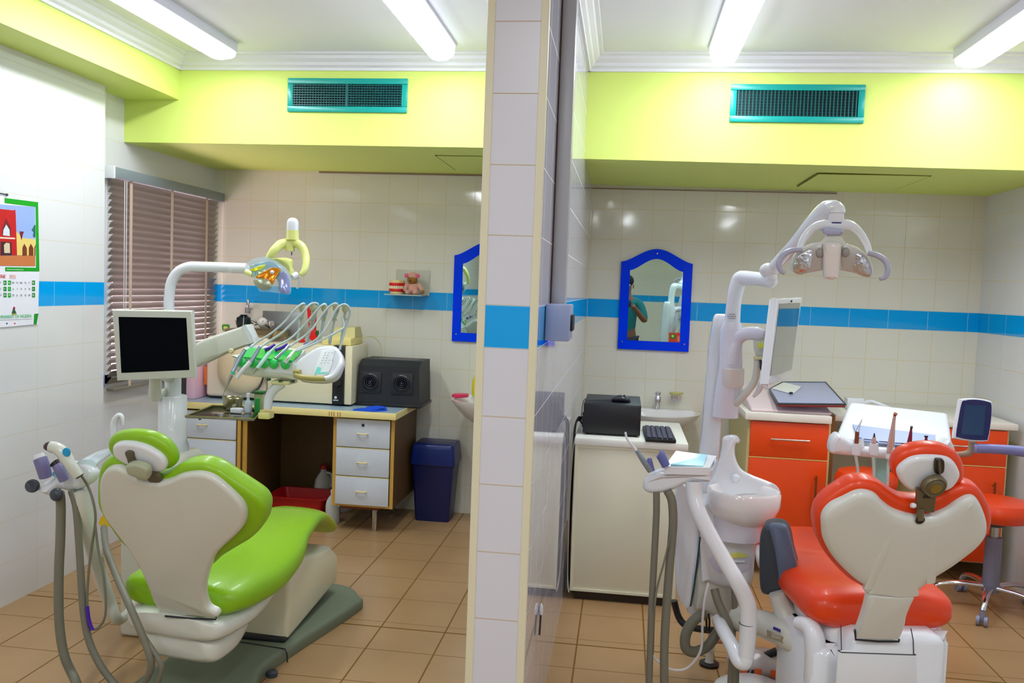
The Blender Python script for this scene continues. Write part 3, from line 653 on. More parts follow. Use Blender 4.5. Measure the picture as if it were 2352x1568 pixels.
# ---- appliances on the desk
CR2 = mat('cream enamelled metal', (236, 226, 190), .35); CR3 = mat('peach cream enamel', (240, 222, 196), .35)
ac = thing('steriliser', 'cream box steriliser with a black control strip on the desk, under the yellow box', 'steriliser', (-2.0, 5.45, ZD))
MB().bb(-2.28, -1.84, 5.27, 5.62, ZD+.012, 1.165, bev=.006).build('casing', CR2, ac)
MB().bb(-1.84, -1.765, 5.262, 5.62, ZD+.012, 1.165, bev=.004).build('control_strip', DARK, ac)
MB().bb(-1.765, -1.715, 5.275, 5.62, ZD+.012, 1.165, bev=.006).build('side_panel', CR2, ac)
for z in (1.01, .925): MB().lathe((-1.803, 5.262, z), [(.028, 0), (.026, .008), (.02, .022), (0, .022)], axis=(0, -1, 0)).build('dial', mat('dark dial', (30, 30, 34), .25), ac)
MB().lathe((-1.803, 5.26, 1.075), [(.018, 0), (.018, .006), (0, .006)], axis=(0, -1, 0)).build('gauge', mat('gauge face', (220, 220, 225), .3), ac)
MB().lathe((-1.815, 5.261, .832), [(.009, 0), (.009, .001)], axis=(0, -1, 0)).build('round_emblem', LAMG, ac)
text('STERILE', .012, (-1.815, 5.2605, .812), (1, 0, 0), UP, LAMG, ac, align='CENTER') if 0 else None
MB().bb(-1.832, -1.797, 5.2612, 5.2625, .811, .817).build('emblem_bar', LAMG, ac, smooth=0)
for x in (-2.26, -1.74):
    for y in (5.29, 5.58): MB().cyl((x, y, ZD), (x, y, ZD+.014), .012).build('foot', DARK, ac)
yb = thing('battery_charger_box', 'pale yellow box with a sloping lid on top of the cream steriliser', 'box', (-1.84, 5.45, 1.165))
YEL = mat('pale yellow plastic', (240, 224, 140), .4)
MB().bb(-1.93, -1.735, 5.3, 5.55, 1.166, 1.215, bev=.006).build('body', YEL, yb)
MB().add([(-1.90, 5.38, 1.215), (-1.735, 5.38, 1.215), (-1.735, 5.55, 1.215), (-1.90, 5.55, 1.215), (-1.88, 5.42, 1.275), (-1.75, 5.42, 1.28), (-1.75, 5.54, 1.28), (-1.88, 5.54, 1.275)],
     [(0, 1, 2, 3), (4, 5, 6, 7), (0, 1, 5, 4), (1, 2, 6, 5), (2, 3, 7, 6), (3, 0, 4, 7)]).build('lid', mat('dull yellow plastic', (206, 196, 130), .45), yb, smooth=0)
MB().tube([(-1.74, 5.56, 1.2), (-1.70, 5.65, 1.21), (-1.655, 5.70, 1.15), (-1.645, 5.72, 1.0), (-1.66, 5.72, .8)], .0035, 6, 8).build('cord', CREAM, yb)
rs = thing('red_scissor_stand', 'red plastic clamp tool standing behind the instrument hoses', 'tool', (-1.99, 5.42, 1.166))
REDT = mat('bright red plastic', (226, 12, 14), .3)
pl = Plane((0, 5.4, 1.2), (1, 0, 0), UP)
for nm, o in (('jaw', [(1495, 235), (1525, 232), (1545, 400), (1520, 470), (1505, 400)]), ('jaw', [(1545, 255), (1575, 255), (1590, 400), (1575, 480), (1550, 420)]), ('handle_body', [(1520, 470), (1580, 470), (1602, 530), (1600, 580), (1560, 600), (1520, 570)]), ('foot_piece', [(1390, 590), (1475, 572), (1470, 612), (1400, 615)])):
    MB().slab(pl, pl.outline('e1', o), .03, .006, .006, 3).build(nm, REDT, rs)
MB().slab(pl, pl.outline('e1', [(1590, 490), (1620, 490), (1618, 530), (1596, 545)]), .02, .003, .003, 2, off=.004).build('shield_badge', mat('dark green badge', (30, 90, 40), .4), rs)
fb = thing('fan_cabinet', 'black box with two round fan grilles at the right end of the desk', 'cabinet', (-1.50, 5.53, ZD))
FBM = mat('textured black steel', (34, 36, 42), .5, bump=.05, bscale=200)
fx = MB(); xa, xb, ya, yb_, z0, z1 = -1.708, -1.285, 5.36, 5.66, ZD+.02, 1.075
fx.add([(xa, ya, z0), (xb, ya, z0), (xb, yb_, z0), (xa, yb_, z0), (xa+.01, ya, z1-.035), (xb-.01, ya, z1-.035), (xb-.01, ya+.07, z1), (xb-.01, yb_, z1), (xa+.01, yb_, z1), (xa+.01, ya+.07, z1)],
       [(0, 1, 2, 3), (0, 1, 5, 4), (4, 5, 6, 9), (9, 6, 7, 8), (1, 2, 7, 6, 5), (0, 3, 8, 9, 4), (2, 3, 8, 7)])
fx.build('casing', FBM, fb, smooth=0)
MB().bb(-1.711, -1.275, 5.35, 5.67, ZD, ZD+.022, bev=.006).build('base_plinth', DARK, fb)
for x in (-1.615, -1.405):
    g = MB().bb(x-.072, x+.072, 5.352, 5.36, .86, 1.0, bev=.004).build('fan_plate', DGREY if 0 else FBM, fb)
    MB().lathe((x, 5.352, .932), [(.055, 0), (.058, .004), (.05, .008), (.046, .002)], axis=(0, -1, 0)).build('fan_ring', DARK, g)
    r_ = MB()
    for q in (.012, .024, .036): r_.lathe((x, 5.350, .932), [(q, 0), (q+.003, .002), (q+.005, 0)], axis=(0, -1, 0))
    r_.build('grille', mat('purple black wire', (50, 46, 66), .3), g); MB().ball((x, 5.35, .932), .008).build('hub', DGREY, g)
MB().bb(-1.60, -1.34, 5.45, 5.62, 1.0752, 1.0765).build('top_inlay', mat('brownish top inlay', (66, 52, 62), .4), fb, smooth=0)
cl = MB(); pl = Plane((-1.57, 5.22, ZD+.012), (1, 0, 0), (0, 1, 0))
cl.slab(Plane((0, 0, ZD+.009), (1, 0, 0), (0, 1, 0)), [(-1.655, 5.13), (-1.52, 5.12), (-1.45, 5.18), (-1.48, 5.27), (-1.56, 5.25), (-1.62, 5.20)], .009, .003, .003, 2)
cl.slab(Plane((-1.53, 5.19, ZD+.020), (1, -.1, .12), (0, 1, .1)), [(-.05, -.04), (.03, -.05), (.07, 0), (.0, .05), (-.07, .03)], .008, .003, .003, 2)
cl.build('folded_cloth', mat('bright blue cloth', (10, 80, 222), .85, bump=.5, bscale=80), None, label='bright blue folded cloth on the desk in front of the black fan cabinet', cat='cloth')
av = thing('round_door_autoclave', 'cream autoclave with a big round bulging door at the left end of the desk', 'autoclave', (-2.5, 5.42, ZD))
MB().bb(-2.72, -2.30, 5.30, 5.64, ZD+.015, 1.19, bev=.02, seg=3).build('casing', CR3, av)
MB().bb(-2.70, -2.32, 5.32, 5.62, ZD, ZD+.018).build('base', DARK, av, smooth=0)
MB().lathe((-2.465, 5.295, .985), [(.17, -.004), (.17, .01), (.155, .03), (.11, .05), (.05, .06), (0, .062)], axis=(0, -1, 0), seg=40).build('door', mat('peach round door', (238, 216, 176), .3), av)
MB().tube([(-2.385, 5.27, .83), (-2.335, 5.27, .87), (-2.305, 5.27, .95), (-2.298, 5.27, 1.0)], .006, 5, 8).build('door_handle', DGREY, av)
MB().bb(-2.745, -2.722, 5.32, 5.45, .86, .98, bev=.003).build('orange_label', mat('orange label', (226, 120, 50), .5), av)
# shallow steel tray of instruments on top of the autoclave
ks = thing('wire_basket', 'brownish steel basket of metal instruments on top of the round door autoclave', 'basket', (-2.43, 5.46, 1.19))
z_ = 1.192
tb = MB(); tb.add(*stack([rrect(-2.43, 5.44, .17, .11, z_), rrect(-2.43, 5.44, .19, .125, z_+.045), rrect(-2.43, 5.44, .186, .121, z_+.045), rrect(-2.43, 5.44, .166, .106, z_+.004)]).__dict__.values()).build('tray_body', mat('bronze steel', (176, 160, 130), .25, metal=.9), ks)
random.seed(3)
for k in range(14):
    a = V((-2.58+random.random()*.28, 5.36+random.random()*.12, z_+.07+random.random()*.02)); d = V((random.uniform(-1, 1), random.uniform(-.4, .4), random.uniform(.1, .5))).normalized()
    MB().cyl(a-d*.03, a+d*.05, .004, .002, seg=8).build('instrument', CHROME if k % 3 else mat('dark steel', (50, 50, 52), .3, metal=1), ks)
MB().lathe((-2.30, 5.36, z_+.076), [(.018, 0), (.02, .004), (.02, .03), (.014, .034)]).build('small_cup', CHROME, ks)
MB().ball((-2.38, 5.40, z_+.095), .035, (1, 1, .95)).build('cotton_roll', mat('cotton', (226, 220, 214), .9), ks)
MB().lathe((-2.52, 5.42, z_+.05), [(.04, 0), (.05, .03), (.045, .07), (.02, .085), (.03, .09)]).build('dark_jar', mat('black green jar', (16, 34, 36), .3), ks)
MB().bb(-2.38, -2.20, 5.66, 5.67, 1.2, 1.36, bev=.002).build('wall_plate', STEEL, None, label='dull steel plate leaning against the back wall behind the instrument basket', cat='plate') if 0 else None
lp = thing('steel_backboard', 'dull grey steel plate leaning behind the instrument basket', 'plate', (-2.33, 5.66, 1.19)); MB().box((-2.33, 5.60, 1.275), (.28, .004, .165), bev=.002, R=Matrix.Rotation(math.radians(-8), 3, 'X')).build('plate', mat('dull steel', (150, 150, 155), .4, metal=.5), lp)
fc = thing('wall_tap', 'small chrome tap on the back wall behind the round door autoclave', 'tap', (-2.62, 5.70, 1.33))
MB().cyl((-2.62, 5.70, 1.33), (-2.62, 5.70, 1.37), .02).cyl((-2.62, 5.70, 1.36), (-2.62, YB-.001, 1.36), .008).build('body', STEEL, fc)
MB().lathe((-2.62, 5.70, 1.37), [(.008, 0), (.012, .02), (.008, .055), (.004, .06)]).build('lever', CHROME, fc)
sk = thing('wall_sticker', 'small green shield sticker on the back wall beside the blind', 'sticker', P('e1', 578, 455, Y=YB-.003))
pl = Plane((0, YB-.002, 1.3), (1, 0, 0), UP)
MB().slab(pl, pl.outline('e1', [(540, 420), (580, 414), (622, 422), (618, 470), (580, 498), (542, 475)]), .001, .0002, .0002, 1).build('shield', mat('green shield', (60, 150, 20), .4), sk)
MB().slab(pl, pl.outline('e1', [(560, 440), (600, 440), (598, 468), (578, 478), (560, 465)]), .001, .0002, .0002, 1, off=.0008).build('centre', mat('yellow green centre', (214, 226, 110), .4), sk)
pf = thing('pink_book_box', 'pink storage box on the desk below the blind', 'box', (-2.786, 5.35, ZD))
MB().bb(-2.815, -2.757, 5.22, 5.5, ZD+.001, 1.02, bev=.004).build('body', mat('pink card', (236, 190, 206), .6), pf)
MB().bb(-2.813, -2.759, 5.225, 5.49, 1.021, 1.04, bev=.003).build('lid', mat('lavender card', (190, 170, 226), .6), pf)
#@@NEXT
# ================================================================== GREEN CHAIR
def dirs(deg): a = math.radians(deg); return V((math.sin(a), math.cos(a), 0)), V((math.cos(a), -math.sin(a), 0))
GA, GR = dirs(8)
gch = thing('dental_chair', 'lime green dental chair with a white heart-shaped back shell', 'dental chair', (-1.52, 3.3, 0))
til = math.radians(26); gu = UP*math.cos(til)-GA*math.sin(til)
gp = Plane(P('c3', 1030, 1212, Y=2.8), GR, gu)
g_shell = [(530,570),(530,500),(545,450),(575,418),(620,412),(665,432),(720,468),(780,490),(850,495),(910,480),(960,458),(1020,446),(1080,446),(1140,466),(1200,510),(1260,565),(1300,610),(1318,660),(1310,720),(1270,775),(1210,830),(1160,880),(1130,940),(1110,1000),(1097,1060),(1100,1120),(1120,1170),(1163,1195),(1160,1222),(1030,1214),(890,1203),(832,1150),(790,1050),(750,960),(690,860),(630,780),(570,700),(540,640)]
MB().slab(gp, gp.outline('c3', g_shell), .03, .014, .004, 5).build('back_shell', PLASTW, gch, smooth=50)
g_cush = [(518,600),(518,500),(530,420),(560,378),(600,364),(645,378),(700,415),(780,455),(860,462),(905,445),(960,412),(1020,396),(1090,398),(1160,425),(1240,478),(1320,530),(1390,580),(1422,625),(1425,670),(1405,735),(1350,795),(1270,845),(1190,895),(1140,940),(1060,985),(900,960),(740,880),(660,830),(590,740),(535,650)]
gp2 = gp.off(-.022)
MB().slab(gp2, gp2.outline('c3', g_cush), .075, .018, .03, 5).build('backrest', GREEN, gch, smooth=60)
gh = gp.off(.012)
hc = [(572,300),(575,270),(600,243),(650,230),(720,228),(800,243),(870,280),(920,335),(937,385),(918,416),(860,430),(780,415),(690,395),(620,365),(585,330)]
MB().slab(gh.off(-.05), gh.off(-.05).outline('c3', hc), .05, .018, .024, 5).build('headrest', GREEN, gch, smooth=60)
hs = [(600,320),(606,293),(640,279),(700,280),(770,297),(830,328),(870,360),(888,395),(882,425),(852,438),(800,432),(740,412),(680,398),(630,370),(606,345)]
hsp = gh.off(-.03); hso = MB().slab(hsp, hsp.outline('c3', hs), .022, .012, .004, 5).build('headrest_shell', PLAST, gch, smooth=60)
MB().slab(gh.off(-.02), gh.off(-.02).outline('c3', [(672,326),(710,328),(722,368),(765,405),(800,432),(850,450),(862,488),(815,492),(790,470),(775,440),(700,398),(682,362)]), .016, .003, .003, 2).build('headrest_bracket', mat('brown grey bracket', (92, 84, 64), .5), gch)
MB().slab(gh.off(.01), gh.off(.01).outline('c3', [(672,420),(680,398),(720,393),(770,408),(795,435),(788,480),(740,470),(690,450)]), .03, .009, .009, 3).build('headrest_knob', mat('olive translucent plastic', (170, 176, 146), .3), gch)
# seat cushion lofted along the chair axis, rising a little then the leg rest drops
def at_axis(o, A_, s_, z, side=0, R_=None): return V((o[0], o[1], 0))+A_*s_+(R_*side if R_ is not None else V((0, 0, 0)))+UP*z
GO = (-1.578, 2.84)
def G(s_, z, side=0): return at_axis(GO, GA, s_, z, side, GR)
secs = []
for s_, z, hw, hh, sd in ((.02, .405, .19, .04, 0), (.035, .407, .225, .06, 0), (.075, .41, .25, .07, 0), (.16, .41, .26, .082, 0.005), (.32, .415, .262, .086, .01), (.48, .435, .24, .078, 0.01), (.58, .455, .215, .066, 0.005), (.66, .478, .19, .052, 0), (.78, .498, .16, .042, 0), (.86, .50, .14, .036, .0), (.92, .49, .128, .034, 0)):
    secs.append((G(s_, z, sd), hw, hh, UP))
MB().loft(catmull_secs(secs), GR, 36, 2.7).build('seat', GREEN, gch, smooth=60)
lr = [(G(.90, .495), .13, .036, UP), (G(.96, .475), .125, .034, UP+GA*.3), (G(1.02, .44), .118, .032, UP+GA*.6), (G(1.07, .405), .11, .03, UP*.8+GA), (G(1.10, .38), .09, .024, UP*.8+GA), (G(1.115, .368), .05, .012, UP*.8+GA)]
MB().loft(catmull_secs(lr), GR, 32, 2.6).build('leg_rest', mat('worn olive upholstery', (160, 172, 30), .4), gch, smooth=60, label='worn olive brown foot end')
# white shells under the seat
MB().loft(catmull_secs([(G(-.04, .33, .02), .15, .035, UP), (G(.0, .322, .02), .20, .045, UP), (G(.2, .322, .02), .21, .045, UP), (G(.42, .355), .195, .04, UP), (G(.6, .40), .16, .03, UP), (G(.75, .44), .12, .02, UP)]), GR, 32, 3.4).build('seat_pan', PLASTW, gch, smooth=60)
MB().loft(catmull_secs([(G(-.02, .245, .035), .13, .035, UP), (G(.02, .235, .035), .158, .05, UP), (G(.14, .24, .035), .156, .048, UP), (G(.24, .26, .035), .13, .036, UP), (G(.28, .27, .03), .10, .025, UP)]), GR, 32, 4).build('motor_cover', PLASTW, gch, smooth=60)
MB().box(gp.pt(-.02, .012, .0), (.24, .012, .006), R=Matrix((GR, GA, UP)).transposed()).build('hinge_slot', DARK, gch) if 0 else None
MB().sweep([P('c3', 890, 1207, Y=2.79), P('c3', 1030, 1220, Y=2.79), P('c3', 1163, 1225, Y=2.79), P('c3', 1170, 1196, Y=2.79)], .0035, 8).build('hinge_slot', DARK, gch)
# column on the base plate
cb = MB(); A0, A1, A2, A3 = (-1.63, 3.38), (-1.345, 3.36), (-1.335, 3.97), (-1.56, 4.0)
cb.add([(A0[0], A0[1], .055), (A1[0], A1[1], .055), (A2[0], A2[1], .11), (A3[0], A3[1], .11), (A0[0], A0[1]+.02, .36), (A1[0]-.0, A1[1]+.02, .40), (A2[0]-.01, A2[1]-.3, .34), (A3[0], A3[1]-.3, .34), (A2[0], A2[1], .24), (A3[0], A3[1], .24), (A2[0]-.005, A2[1]-.1, .315), (A3[0], A3[1]-.1, .315)],
       [(0, 1, 2, 3), (0, 1, 5, 4), (1, 2, 8, 10, 6, 5), (0, 4, 7, 11, 9, 3), (4, 5, 6, 7), (6, 10, 11, 7), (10, 8, 9, 11), (2, 3, 9, 8)])
def bevel_mb(mb, off, seg=3, ang=20):
    me = bpy.data.meshes.new('t'); me.from_pydata(mb.v, [], mb.f); bm = bmesh.new(); bm.from_mesh(me); bpy.data.meshes.remove(me)
    bmesh.ops.recalc_face_normals(bm, faces=bm.faces)
    es = [e for e in bm.edges if len(e.link_faces) == 2 and e.calc_face_angle() > math.radians(ang)]
    bmesh.ops.bevel(bm, geom=es, offset=off, segments=seg, profile=.5, affect='EDGES', clamp_overlap=True)
    return MB().bm(bm)
bevel_mb(cb, .022).build('lift_column', CREAM if 0 else mat('ivory base cover', (226, 222, 190), .3, coat=.3), gch, smooth=50)
MB().bb(-1.61, -1.35, 3.345, 3.40, .048, .075, bev=.008).build('pedal_slot', DARK, gch)
PLT = mat('grey green base plate', (110, 120, 98), .5)
bpo = [(-1.80, 2.62), (-1.27, 2.72), (-1.345, 3.08), (-1.325, 3.30), (-1.20, 3.86), (-1.215, 3.95), (-1.30, 4.06), (-1.42, 4.09), (-1.50, 4.05), (-1.62, 3.8), (-1.74, 3.42), (-1.755, 3.2), (-1.765, 2.9)]
MB().slab(Plane((0, 0, .055), (1, 0, 0), (0, 1, 0)), [(v.x, v.y) for v in catmull([(a, b_, 0) for a, b_ in bpo], 4, True)], .055, .02, .004, 4).build('base_plate', PLT, gch, smooth=50)
MB().sweep([(-1.72, 3.33, .0555), (-1.5, 3.31, .0565), (-1.325, 3.29, .0555), (-1.315, 3.285, .04), (-1.312, 3.284, .004)], .003, 6).build('plate_seam', DARK, gch)
MB().lathe((-1.325, 3.16, .0), [(.022, 0), (.022, .018), (.016, .024)], seg=16).build('levelling_foot', DGREY, gch)
# ================================================================== LEFT UNIT COLUMN + LAMP + MONITOR + INSTRUMENT TABLE
UX, UY = -2.125, 3.88
uc = thing('unit_column', 'white floor cabinet with a thick round post behind the green chair', 'dental unit', (UX, UY, 0))
stack([rrect(UX-.03, UY, .125, .13, 0, .05, 6), rrect(UX-.03, UY, .13, .135, .02, .05, 6), rrect(UX-.03, UY, .13, .135, .66, .05, 6), rrect(UX-.03, UY, .12, .125, .70, .05, 6), rrect(UX-.03, UY, .09, .095, .725, .045, 6)]).build('cabinet', PLASTW, uc, smooth=60)
MB().lathe((UX-.035, UY, .72), [(.078, 0), (.078, .02), (.068, .05), (.066, .27), (.062, .275)], seg=32).build('sleeve', PLAST, uc)
MB().cyl((UX-.035, UY, .99), (UX-.035, UY, 1.2), .038, seg=24).build('post', PLAST, uc)
cf = P('c3', 615, 225, Y=3.75); MB().tube([(cf.x, 3.75, .6)]+path('c3', [(612, 225), (612, 175), (625, 140), (645, 125), (660, 140), (663, 178)], 3.75), [.017, .017, .016, .014, .012, .009, .007], 6, 12).build('cup_filler_pipe', PLAST, uc)
ol = thing('operating_lamp', 'white bent pole with a yellow oval-armed operating lamp over the left bay', 'operating lamp', (UX-.035, UY, 1.18))
MB().tube([(UX-.035, UY, 1.18)]+path('c1', [(1088, 930), (1090, 830), (1105, 745), (1150, 680), (1215, 652), (1290, 650), (1568, 660)], UY)+path('c2', [(180, 442), (285, 445)], UY-.03), .0245, 6, 18).build('bent_pole', PLAST, ol)
LY = mat('pale yellow lamp plastic', (226, 232, 140), .3, coat=.3); CLR = mat('clear iridescent shield', (190, 225, 235), .05, alpha=.3); AMB = mat('amber reflector', (230, 140, 20), .15, metal=.6)
yl = 3.76
MB().lathe(P('e3', 985, 530, Y=yl), [(.0285, 0), (.027, .04), (.027, .044)], seg=24).build('swivel_base', LY, ol)
MB().lathe(P('e3', 985, 370, Y=yl), [(.0268, 0), (.0268, .032), (.0255, .042), (.02, .052), (.01, .058), (0, .059)], seg=24).build('swivel_cap', PLAST, ol)
MB().tube(path('e3', [(560, 860, yl-.06), (660, 720, yl-.05), (780, 610, yl-.02), (900, 580, yl), (1050, 585, yl), (1150, 660, yl), (1205, 790, yl-.01), (1215, 930, yl-.03), (1185, 1060, yl-.05), (1130, 1130, yl-.06)]), [.013, .02, .0225, .02, .02, .021, .0185, .0165, .015, .012], 5, 14).build('loop_arm', LY, ol, smooth=60)
MB().cyl(P('e3', 940, 580, Y=yl), P('e3', 940, 720, Y=yl), .024, .022).build('loop_hub', LY, ol)
MB().cyl(P('e3', 970, 735, Y=yl), P('e3', 968, 795, Y=yl), .003, .0015).build('locking_screw', DARK, ol)
def dichroic():
    M = mat('dichroic reflector', (90, 190, 200), .1, metal=.9); nt = M.node_tree; b = nt.nodes['Principled BSDF']
    tc = nt.nodes.new('ShaderNodeTexCoord'); n = nt.nodes.new('ShaderNodeTexVoronoi'); n.inputs['Scale'].default_value = 42
    r_ = nt.nodes.new('ShaderNodeValToRGB'); nt.links.new(tc.outputs['Object'], n.inputs['Vector']); nt.links.new(n.outputs['Color'], r_.inputs['Fac'])
    el = r_.color_ramp.elements; el[0].position = .1; el[0].color = (*lin((70, 150, 60)), 1); el[1].position = .9; el[1].color = (*lin((226, 236, 250)), 1)
    for p_, c_ in ((.35, (40, 130, 200)), (.5, (170, 226, 200)), (.65, (220, 220, 110)), (.78, (190, 176, 226))): e = el.new(p_); e.color = (*lin(c_), 1)
    nt.links.new(r_.outputs['Color'], b.inputs['Base Color']); return M
dichroic()
plh = Plane(P('e3', 620, 1150, Y=yl-.10), V((.93, .3, -.1)), V((.1, .25, .95)))
MB().slab(plh.off(-.02), plh.off(-.02).outline('e3', [(590, 840), (700, 815), (850, 825), (960, 880), (965, 1000), (1000, 1090), (980, 1180), (930, 1130), (850, 1000), (750, 920)]), .06, .018, .02, 4).build('lamp_housing', LY, ol, smooth=60)
def cshield(name, pts, mt, off, t=.003, dome=0):
    b = MB(); o = plh.off(off).outline('e3', pts); b.slab(plh.off(off), o, t, .001, .001, 2); 
    c = V(plh.pt(0, 0, off))
    for v in b.v:
        r2 = ((v-c).dot(plh.r)**2+(v-c).dot(plh.u)**2); v -= plh.n*r2*1.2
    return b.build(name, mt, ol, smooth=60)
cshield('clear_shield', [(200, 880), (300, 810), (440, 788), (540, 805), (650, 860), (780, 950), (880, 1060), (940, 1180), (968, 1330), (955, 1475), (800, 1455), (620, 1425), (460, 1405), (410, 1340), (340, 1180), (280, 1020)], CLR, .03)
cshield('mirror_reflector', [(240, 950), (400, 900), (560, 880), (700, 950), (820, 1060), (900, 1200), (930, 1400), (780, 1420), (740, 1250), (640, 1150), (500, 1080), (350, 1130)], mat('dichroic reflector', (90, 190, 200), .12, metal=.9), .012)
cshield('amber_bulb_shield', [(360, 1140), (560, 1030), (640, 1000), (760, 1040), (700, 1180), (640, 1300), (560, 1250), (480, 1180)], AMB, .036, .012)
cshield('lower_blade', [(340, 1190), (540, 1195), (600, 1240), (640, 1330), (560, 1380), (440, 1350), (350, 1270)], mat('grey mirror blade', (170, 180, 150), .2, metal=.5), .045, .003)
cshield('yellow_green_strip', [(260, 1000), (480, 940), (500, 960), (420, 1020), (300, 1040)], mat('yellow dichroic strip', (220, 226, 40), .2, metal=.5), .034, .002)
cshield('violet_strip', [(760, 1120), (850, 1090), (930, 1250), (945, 1450), (800, 1440), (770, 1300)], mat('violet dichroic strip', (170, 180, 230), .15, metal=.7), .034, .002)
MB().ball(plh.pt(.004, .01, .04), .009).build('bulb', mat('bulb glass', (226, 240, 250), .1), ol)
MB().tube(path('e3', [(1060, 1130, yl-.06), (980, 1170, yl-.08)]), [.017, .014], 2, 14).build('pivot_right', PLAST, ol)
MB().tube(path('e3', [(200, 1080, yl-.08), (310, 1130, yl-.10)]), [.014, .012], 2, 12).build('pivot_left', LY, ol)
MB().sweep([P('e3', 1105, 1180, Y=yl-.05), P('e3', 1105, 1310, Y=yl-.05), P('e3', 1060, 1360, Y=yl-.05)], [.006, .007, .004], 10).build('handle', PLAST, ol)
# monitor
mo = thing('monitor', 'white framed monitor with a black screen at left, in front of the blind', 'monitor', P('o', 350, 875, Y=3.55))
mp = Plane(P('o', 348, 795, Y=3.55), V((1, .10, 0)), V((0, -.12, 1)))
q = mp.outline('c1', [(722, 932), (1236, 932), (1252, 1362), (748, 1388)], smooth=False)
MB().slab(mp, q, .035, .008, .01, 3).build('bezel', PLASTW, mo)
MB().slab(mp.off(-.034), [(a*.8, b_*.8) for a, b_ in q], .02, .004, .01, 3).build('rear_cover', PLASTW, mo)
sc = mp.off(.0008).outline('c1', [(764, 975), (1200, 977), (1216, 1312), (778, 1336)], smooth=False)
MB().slab(mp.off(.0008), sc, .002, .0002, .0002, 1).build('screen', mat('black glass screen', (2, 6, 14), .12, ior=1.15), mo, smooth=0)
MB().sweep([mp.pt(-.02, -.07, -.05), mp.pt(-.01, -.12, -.05), V((UX-.035, UY-.03, 1.08))], [.02, .022, .025], 12).build('bracket', PLASTW, mo)
MB().tube([V((UX-.05, UY-.03, 1.02)), P('c1', 1000, 1480, Y=3.8), P('c1', 1000, 1400, Y=3.7), mp.pt(-.01, -.07, -.04)], [.014, .03, .028, .02], 5, 12).build('neck', PLASTW, mo)
# balance arm to the instrument table
it = thing('instrument_table', 'white instrument table with five green holders, hoses and a keypad in the left bay', 'instrument table', P('e1', 1050, 1480, Y=3.72))
TY = 3.66
def tp(x, y, d=0): return P('e1', x, y, Y=TY+d)
pa = Plane(tp(500, 700, .14), V((1, 0, .0)), UP)
MB().slab(pa, pa.outline('e1', [(150, 668), (740, 440), (790, 422), (822, 440), (890, 600), (860, 630), (560, 745), (150, 920)], n=3), .07, .016, .016, 3).build('balance_arm', PLASTW, it, smooth=60)
MB().slab(pa.off(.002), pa.off(.002).outline('e1', [(748, 437), (790, 423), (820, 440), (888, 600), (850, 610), (790, 500)], n=3), .074, .016, .016, 3).build('arm_end_cap', PLAST, it, smooth=60)
MB().lathe(tp(640, 715, .125), [(.012, -.008), (.013, 0), (.009, .006)], axis=(0, -1, 0)).build('arm_knob', CREAM, it)
MB().sweep([V((UX-.0, UY-.02, 1.12)), tp(150, 800, .14)], [.03, .034], 12).build('arm_root', PLASTW, it)
tpn = Plane(tp(1000, 920), V((1, .04, 0)), UP)
MB().slab(tpn, tpn.outline('e1', [(665, 800), (700, 760), (1340, 850), (1400, 870), (1420, 950), (1440, 1040), (1330, 1040), (850, 1005), (700, 950), (655, 880)], n=3), .16, .02, .02, 4).build('housing', PLASTW, it, smooth=60)
# sloping green-covered deck
dk = [tp(700, 790, -.0), tp(1340, 850, -.0), tp(1480, 700, .17), tp(830, 640, .17)]
MB().add([*dk, *[v-UP*.05 for v in dk]], [(0, 1, 2, 3), (4, 5, 6, 7), (0, 1, 5, 4), (1, 2, 6, 5), (2, 3, 7, 6), (3, 0, 4, 7)]).build('deck', PLAST, it, smooth=0)
GRN = mat('translucent green silicone', (30, 205, 90), .2, coat=.6)
gd = [tp(712, 790, -.004), tp(1330, 835, -.004), tp(1440, 722, .11), tp(850, 690, .11)]
MB().add([*[v+UP*.006 for v in gd], *[v-UP*.002 for v in gd]], [(0, 1, 2, 3), (4, 5, 6, 7), (0, 1, 5, 4), (1, 2, 6, 5), (2, 3, 7, 6), (3, 0, 4, 7)]).build('green_mat', GRN, it, smooth=0)
for i, x in enumerate((760, 890, 1010, 1120, 1250)):
    c = tp(x, 845+i*5, -.012); MB().ball(c+UP*.0, .0225, (.95, .55, 1.0)).build('holder_cup', GRN, it)
# keypad wing
kp = Plane(tp(1600, 850, .0), V((1, .05, 0)), UP*.9+V((0, .35, 0)))
MB().slab(kp, kp.outline('e1', [(1340, 850), (1450, 740), (1590, 655), (1700, 640), (1800, 650), (1870, 740), (1890, 830), (1870, 900), (1820, 1000), (1700, 1048), (1500, 1040), (1380, 1000)], n=4), .06, .018, .02, 4, off=-.012).build('keypad_wing', PLAST, it, smooth=60)
kq = kp.outline('e1', [(1640, 740), (1680, 705), (1790, 705), (1800, 735), (1730, 975), (1580, 975)], n=3)
MB().slab(kp, kq, .014, .003, .003, 3).build('keypad', mat('keypad white', (236, 242, 244), .3), it)
MB().slab(kp.off(.002), kp.off(.002).outline('e1', [(1612, 890), (1655, 905), (1640, 955), (1730, 950), (1725, 972), (1582, 972)], smooth=False), .002, .0004, .0004, 1).build('keypad_teal_stripe', mat('teal print', (120, 220, 206), .4), it)
kb = MB()
for r_, (y, n) in enumerate(((737, 3), (765, 2), (793, 2), (822, 4), (852, 3))):
    for c_ in range(n): a, b_ = kp.off(.001).hit('e1', 1700-r_*11+c_*38, y); kb.box(kp.pt(a, b_, .0015), (.005, .001, .0022))
kb.build('keypad_symbols', mat('grey print', (130, 150, 150), .5), it, smooth=0)
MB().sweep([tp(1350, 945, -.015), tp(1420, 948, -.02)], [.011, .011], 12).build('handle_mount', mat('olive cream plastic', (176, 164, 96), .4), it)
